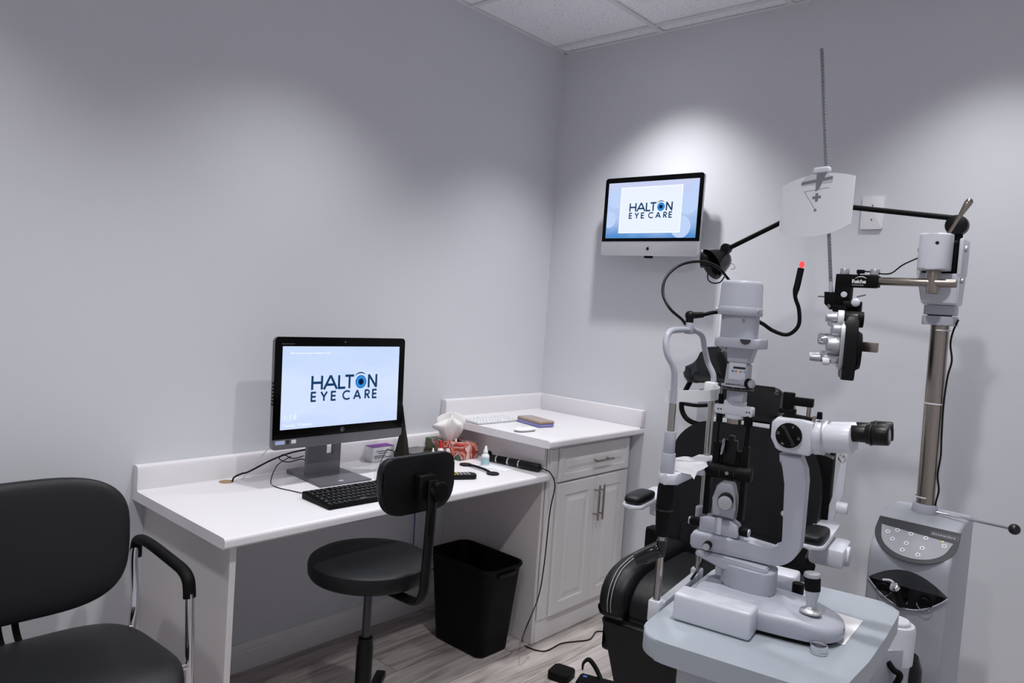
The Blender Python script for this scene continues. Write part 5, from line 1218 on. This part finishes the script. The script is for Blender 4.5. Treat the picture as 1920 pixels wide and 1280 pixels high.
# two battery halves, seen almost edge on; plate normal is x (faces wall_left)
def batt(yc, name):
    g = []
    pl = [(-.046, -.112), (.046, -.112), (.056, -.06), (.058, 0), (.050, .05), (.032, .085), (-.032, .085), (-.050, .05), (-.058, 0), (-.056, -.06)]
    cl = [(p.x, p.y) for p in catmull([Vector((x, y, 0)) for x, y in pl+pl[:1]], 4)][:-1]
    mx = Matrix(((0, 0, 1, 1.716), (1, 0, 0, yc), (0, 1, 0, 1.385), (0, 0, 0, 1)))
    b = nb(); prism(b, cl, 0, .026, .005, mx, 3); bo = obj('lens_battery', b, M['blk'], ph, world=True, ang=45)
    b = nb(); prism(b, [(x*.80, y*.74) for x, y in cl], -.008, 0, .004, mx); fp = obj('face_plate', b, M['alu'], bo, world=True, ang=45, label='chrome face plate')
    # crescent
    b = nb(); P = [(1.744, yc+.050*math.cos(R(a)), 1.375+.078*math.sin(R(a))) for a in range(-70, 71, 10)]; tube(b, [(x, y-.008, z) for x, y, z in P], .0022, 8, 3); obj('white_crescent', b, M['white'], bo, world=True)
    # big sphere dial
    b = nb(); cyl(b, (1.742, yc-.010, 1.36), (1.752, yc-.010, 1.36), .058, .054, 40, .003); obj('sphere_dial', b, M['blkm'], bo, world=True)
    # drum at top with white ring and knob
    yt = yc-.006
    b = nb(); cyl(b, (1.712, yt, 1.452), (1.752, yt, 1.452), .0235, bev=.002); dr_ = obj('axis_drum', b, M['blkm'], bo, world=True)
    b = nb(); cyl(b, (1.699, yt, 1.452), (1.712, yt, 1.452), .0245, bev=.002); obj('white_ring', b, M['white'], dr_, world=True)
    b = nb(); cyl(b, (1.676, yt, 1.453), (1.699, yt, 1.453), .0125, .0135, 24, .002); obj('knurled_knob', b, M['alu'], dr_, world=True)
    # front turret dials
    for x0, dy, z, r, th in ((1.690, -.012, 1.418, .021, .020), (1.683, .026, 1.440, .014, .025), (1.682, -.018, 1.372, .0265, .026), (1.664, .020, 1.386, .018, .030), (1.672, -.004, 1.332, .017, .040), (1.684, .03, 1.335, .015, .025)):
        b = nb(); cyl(b, (x0, yc+dy, z), (x0+th, yc+dy, z), r, r*1.06, 30, .003); td = obj('lens_dial', b, M['chrome'] if r < .02 else M['alu'], fp, world=True)
        b = nb(); cyl(b, (x0-.0006, yc+dy, z), (x0+.002, yc+dy, z), r*.62, seg=24); obj('aperture', b, M['blkg'], td, world=True)
    b = nb(); cyl(b, (1.648, yc-.012, 1.330), (1.672, yc-.012, 1.331), .0105, .0125, 20, .002); cyl(b, (1.672, yc-.012, 1.331), (1.70, yc-.012, 1.331), .007); obj('cylinder_knob', b, M['alu'], fp, world=True)
    b = nb(); cyl(b, (1.675, yc-.022, 1.322), (1.690, yc-.022, 1.322), .0115, bev=.002); obj('white_knob', b, M['white'], fp, world=True)
    return bo
for bt_ in (batt(WY-.045, 'near'), batt(WY+.075, 'far')):
    for o_ in [bt_]+list(bt_.children_recursive):
        o_.data.transform(RZ(20) @ T(-.012, 0, .115) @ Matrix.Diagonal((1.38, 1.12, 1.04, 1)) @ T(0, 0, -.115))
b = nb(); box(b, 1.752, 1.812, WY-.045, WY-.02, 1.358, 1.388, .002); obj('side_tab', b, M['steel'], ph, world=True)
# near point rod bracket, rod and card
b = nb(); prism(b, [(1.633, 1.500), (1.650, 1.482), (1.668, 1.482), (1.672, 1.538), (1.630, 1.538)], -WY-.008, -WY+.008, .003, FY); obj('rod_bracket', b, M['blkm'], ph, world=True)
b = nb(); cyl(b, (1.652, WY-.011, 1.492), (1.652, WY-.018, 1.492), .006); cyl(b, (1.610, WY, 1.522), (1.632, WY, 1.522), .0025); obj('bracket_screw', b, M['steel'], ph, world=True)
r0 = Vector((1.650, WY, 1.535)); r1 = ony(1541, 91, WY)
b = nb(); mx, L = align(r0, r1); box(b, -.0050, .0050, -.0035, .0035, 0, L, .0008, mx); rd = obj('near_point_rod', b, M['rodg'], ph, world=True, label='long upright grey scale rod')
b = nb(); cyl(b, r0, r0+(r1-r0)*.045, .0075, .006); obj('rod_socket', b, M['inst'], rd, world=True)
b = nb()
for k in range(70): box(b, .0052, .0055, -.002, .002, L*(.06+.93*k/70), L*(.06+.93*k/70)+.0012, 0, mx)
for k in range(70): box(b, .0010, .0045, -.0038, -.0036, L*(.06+.93*k/70), L*(.06+.93*k/70)+.0016 if k % 5 else L*(.06+.93*k/70)+.0035, 0, mx)
obj('scale_ticks', b, M['dkink'], rd, world=True, flat=True)
cc = ony(1530, 383, WY-.016)
nc = thing('near_point_card', 'white rounded near point reading card clipped on the upright rod', 'card', (cc.x, cc.y, cc.z))
rx, ry, rw = .118, .104, .118
ol = []
for k in range(25): u = -1+2*k/24; ol.append((u*.1145, .074+.024*(1-u*u)))
ol2 = []
for k in range(25): u = 1-2*k/24; ol2.append((u*.1145, -.074-.030*(1-u*u)))
b = nb(); prism(b, ol+ol2, -.0012, .0012, .0004, FY @ RZ(0)); b.transform(RY(0)); pl = obj('card_disc', b, M['cardp'], nc)
for v in pl.data.vertices: v.co.z += .010*v.co.x/.1145*1.0
b = nb(); pts = [(-.050, .060), (-.052, .070), (-.040, .088), (-.015, .100), (.02, .102), (.040, .092), (.047, .078), (.045, .068)]; prism(b, pts, .0013, .0022, .0002, FY); tbb = obj('clear_tab', b, M['clearp'], nc)
b = nb(); prism(b, [(-.052, .063), (.046, .078), (.046, .088), (-.052, .073)], .0023, .0026, 0, FY); prism(b, [(-.005, .040), (-.005, .108), (.030, .108), (.006, .050)], .0027, .0030, 0, FY); obj('grey_cross', b, M['rodg'], tbb, flat=True)  # two grey bars crossing on the tab
b = nb()
for st_ in ([(-.040, .042), (.038, .052)], [(-.040, .042), (-.004, -.012)]): stroke(b, st_, .0016, T(0, -.0016, 0) @ FY)
obj('engraved_line', b, M['greyink'], nc, flat=True)
b = nb(); prism(b, [(-.013, .016), (.014, .019), (.014, .028), (-.013, .025)], .0016, .0018, 0, FY); prism(b, [(-.004, .008), (.005, .009), (.005, .036), (-.004, .035)], .0019, .0020, 0, FY); obj('fixation_grid', b, M['rodg'], nc, flat=True)
b = nb(); cyl(b, (.0, -.0012, -.018), (0, -.0045, -.018), .0042, seg=20); obj('rivet', b, M['chrome'], nc)
b = nb(); box(b, -.010, .042, -.008, .016, .098, .118, .006, T(0, 0, 0) @ RY(-4), 3); obj('rod_slider', b, M['instw'], nc)

# ------------------------------------------------------------------ exam lamp on black arm
jt = Vector((1.965+hx+.025, -.45+PY+.02, HZ+.30))
lp = thing('examination_lamp', 'black jointed arm lamp reaching from the pole head across the wall', 'lamp', (jt.x, jt.y, HZ+.25))
b = nb(); cyl(b, jt+Vector((0, 0, -.055)), jt, .012); obj('mount_post', b, M['blkm'], lp, world=True)
b = nb(); cyl(b, jt+Vector((-.006, -.020, 0)), jt+Vector((-.006, .016, 0)), .031, bev=.004); obj('friction_joint', b, M['blk'], lp, world=True)
el = ony(1535, 382, jt.y+.0); e2 = ony(1365, 466, jt.y-.02)
b = nb(); tube(b, [jt+Vector((-.01, -.002, .022)), el], .0085, 14, 0); obj('upper_arm', b, M['blkm'], lp, world=True)
b = nb(); cyl(b, el+Vector((0, -.014, 0)), el+Vector((0, .014, 0)), .014, bev=.002); obj('elbow_joint', b, M['blkm'], lp, world=True)
b = nb(); tube(b, [el, e2], .0085, 14, 0); obj('forearm', b, M['blkm'], lp, world=True)
e3 = ony(1345, 487, jt.y-.03)
b = nb(); cyl(b, e2+Vector((-.005, -.018, .0)), e2+Vector((-.005, .012, .0)), .018, bev=.003); tube(b, [e2, e2*.4+e3*.6], .011, 12, 0); obj('wrist_joint', b, M['blk'], lp, world=True)
b = nb(); dv = Vector((-.35, -.55, -.35)).normalized(); c0 = e3+Vector((.0, .0, -.006))
mx, _ = align(c0-dv*.030, c0+dv*.05)
lathe(b, [(.018, -.018), (.030, -.012), (.040, .002), (.052, .030), (.058, .050), (.060, .058), (.055, .056), (.045, .040), (.02, .02), (.001, .018)], mx, 40, cap=False)
for v in b.verts: pass
hd = obj('lamp_head', b, M['blkg'], lp, world=True)
b = nb(); cyl(b, e3+Vector((-.060, -.01, .004)), e3+Vector((-.028, .0, .004)), .036, .030, 32, .004); obj('rear_cap', b, M['blk'], hd, world=True)
b = nb(); tube(b, [c0+Vector((-.034, 0, -.045)), c0+Vector((-.030, 0, -.068)), c0+Vector((-.010, 0, -.080)), c0+Vector((.018, 0, -.076)), c0+Vector((.034, 0, -.055))], .0026, 8); obj('guard_loop', b, M['blk'], hd, world=True)
b = nb(); tube(b, [c0+Vector((.052, 0, -.005)), c0+Vector((.068, 0, -.012)), c0+Vector((.070, 0, -.024)), c0+Vector((.056, 0, -.028))], .0012, 6); obj('wire_clip', b, M['steel'], hd, world=True)

# ------------------------------------------------------------------ head-worn ophthalmoscope on wall charger
wc = thing('wall_charger', 'white wall charger with tall post behind the chin rest', 'charger', (1.02, -.02, .90))
def wy(px, py, y): return ony(px, py, y)
p_ = wy(1339, 775, -.06)
b = nb(); box(b, p_.x-.062, p_.x+.066, -.11, -.001, p_.z-.085, p_.z+.105, .012); obj('housing', b, M['instw'], wc, world=True)
q0 = wy(1353, 520, -.03); q1 = wy(1347, 700, -.03)
b = nb(); box(b, q1.x-.016, q1.x+.012, -.035, -.001, p_.z+.10, q0.z-.02, .004); obj('cable_duct', b, M['white'], wc, world=True)
bi = thing('binocular_headset', 'black head worn ophthalmoscope with strap loop hanging on the wall charger', 'headset', (p_.x, -.16, p_.z-.05))
Y = -.16
def P3(px, py, y=Y): return ony(px, py, y)
b = nb(); ol = [(1288, 697), (1290, 706), (1297, 716), (1313, 718), (1330, 712), (1345, 710), (1362, 722), (1378, 720), (1392, 700), (1388, 680), (1372, 662), (1352, 652), (1349, 649), (1332, 650), (1326, 664), (1308, 678), (1298, 690)]
pts = [(P3(x, y).x, P3(x, y).z) for x, y in ol]; prism(b, pts[::-1], -Y-.05, -Y+.045, .012, FY, 3); bh = obj('optics_housing', b, M['blkg'], bi, world=True, ang=50)
b = nb(); pillow(b, .030, .016, .060, .8, .8, Matrix.Translation(P3(1357, 683, Y-.045)) @ RY(-22)); obj('side_cover', b, M['consd'] if False else M['blk'], bh, world=True)
b = nb(); tube(b, [P3(1296, 712), P3(1282, 740), P3(1278, 765), P3(1288, 785), P3(1310, 795), P3(1335, 794), P3(1352, 780), P3(1362, 755, Y+.03), P3(1365, 725, Y+.03)], .011, 12, 8)
for v in b.verts: v.co.y = Y+.02+(v.co.y-Y-.02)*1.8 if False else v.co.y
obj('head_band', b, M['blkm'], bi, world=True)
b = nb(); tube(b, [P3(1284, 757, Y-.03), P3(1310, 760, Y-.035), P3(1345, 758, Y-.03)], .008, 10); obj('front_strap', b, M['blkm'], bi, world=True)
b = nb(); c = P3(1312, 808, Y); pillow(b, .030, .03, .024, .5, .5, Matrix.Translation(c)); cyl(b, c+Vector((-.03, -.01, 0)), c+Vector((-.046, -.01, 0)), .005); tube(b, [c, c*.5+P3(1300, 795)*.5, P3(1300, 792)], .007, 8, 0); obj('rear_knob', b, M['blk'], bi, world=True)

# black device by the wall behind the seat + white lead
b = nb(); c = ony(1228, 1008, -.28); prism(b, rrect(c.x-.03, c.x+.05, -.32, -.24, .012), .001, c.z+.045, .01); solo('floor_case', b, M['blkm'], 'narrow black upright case on the floor behind the examination chair seat', 'case')
c1 = ony(1226, 1000, -.20)
cable('white_wall_cable', [ony(1236, 980, -.06), ony(1226, 996, -.10), ony(1212, 1016, -.12), ony(1200, 1040, -.14), ony(1192, 1070, -.16), ony(1186, 1110, -.20)], .004, 'wcab', 'white cable dropping along the back wall behind the examination chair')
cable('floor_cable', [onz(1140, 1183, .004), onz(1136, 1190, .004), onz(1141, 1205, .004), onz(1150, 1212, .004), onz(1175, 1215, .004)], .0026, 'blk', 'black cable loop on the floor at the foot of the examination chair')

# ------------------------------------------------------------------ floor items at the bottom edge
fa = onz(1060, 1256, .03)
b = nb(); prism(b, rrect(-.042, .042, -.042, .042, .010), .001, .031, .005, T(fa.x-.01, fa.y-.01, 0) @ RZ(12)); solo('power_adapter', b, M['blkm'], 'square black power adapter on the floor', 'adapter')
fs = onz(1108, 1268, .03)
fp = thing('foot_switch', 'black foot switch with silver plate and thick lead on the floor', 'foot switch', (fs.x+.035, fs.y-.01, 0), 20)
b = nb(); merge(b, taper_box(-.08, .08, -.05, .05, .001, -.07, .07, -.04, .03, .034, .006)); obj('body', b, M['blkm'], fp)
b = nb(); box(b, .05, .15, -.075, .0, .02, .034, .004); obj('plate', b, M['alu'], fp, label='silver plate')
b = nb(); tube(b, [onz(1092, 1256, .05), onz(1094, 1243, .07), onz(1103, 1236, .08), onz(1112, 1244, .07), onz(1122, 1262, .045), onz(1130, 1285, .02)], .008, 10, rr=lambda u: .003+.006*min(1, u*2.2)); obj('lead', b, M['blkm'], fp, world=True)
b = nb(); box(b, -.055, -.040, -.005, .008, .034, .036); obj('blue_label', b, M['blu'], fp, flat=True)
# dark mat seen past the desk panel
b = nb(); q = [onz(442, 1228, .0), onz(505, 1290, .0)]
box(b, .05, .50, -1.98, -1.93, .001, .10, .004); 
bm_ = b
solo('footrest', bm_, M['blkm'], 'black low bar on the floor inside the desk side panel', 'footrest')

# ------------------------------------------------------------------ light & render settings
w = bpy.data.worlds.new('world'); sc.world = w; w.use_nodes = True
w.node_tree.nodes['Background'].inputs[0].default_value = (.8, .83, 1, 1); w.node_tree.nodes['Background'].inputs[1].default_value = .0
sc.view_settings.view_transform = 'Standard'; sc.view_settings.look = 'None'; sc.view_settings.gamma = 1; sc.view_settings.use_curve_mapping = False
sc.view_settings.exposure = 0.44
sc.cycles.use_denoising = True
sc.cycles.max_bounces = 10; sc.cycles.diffuse_bounces = 6
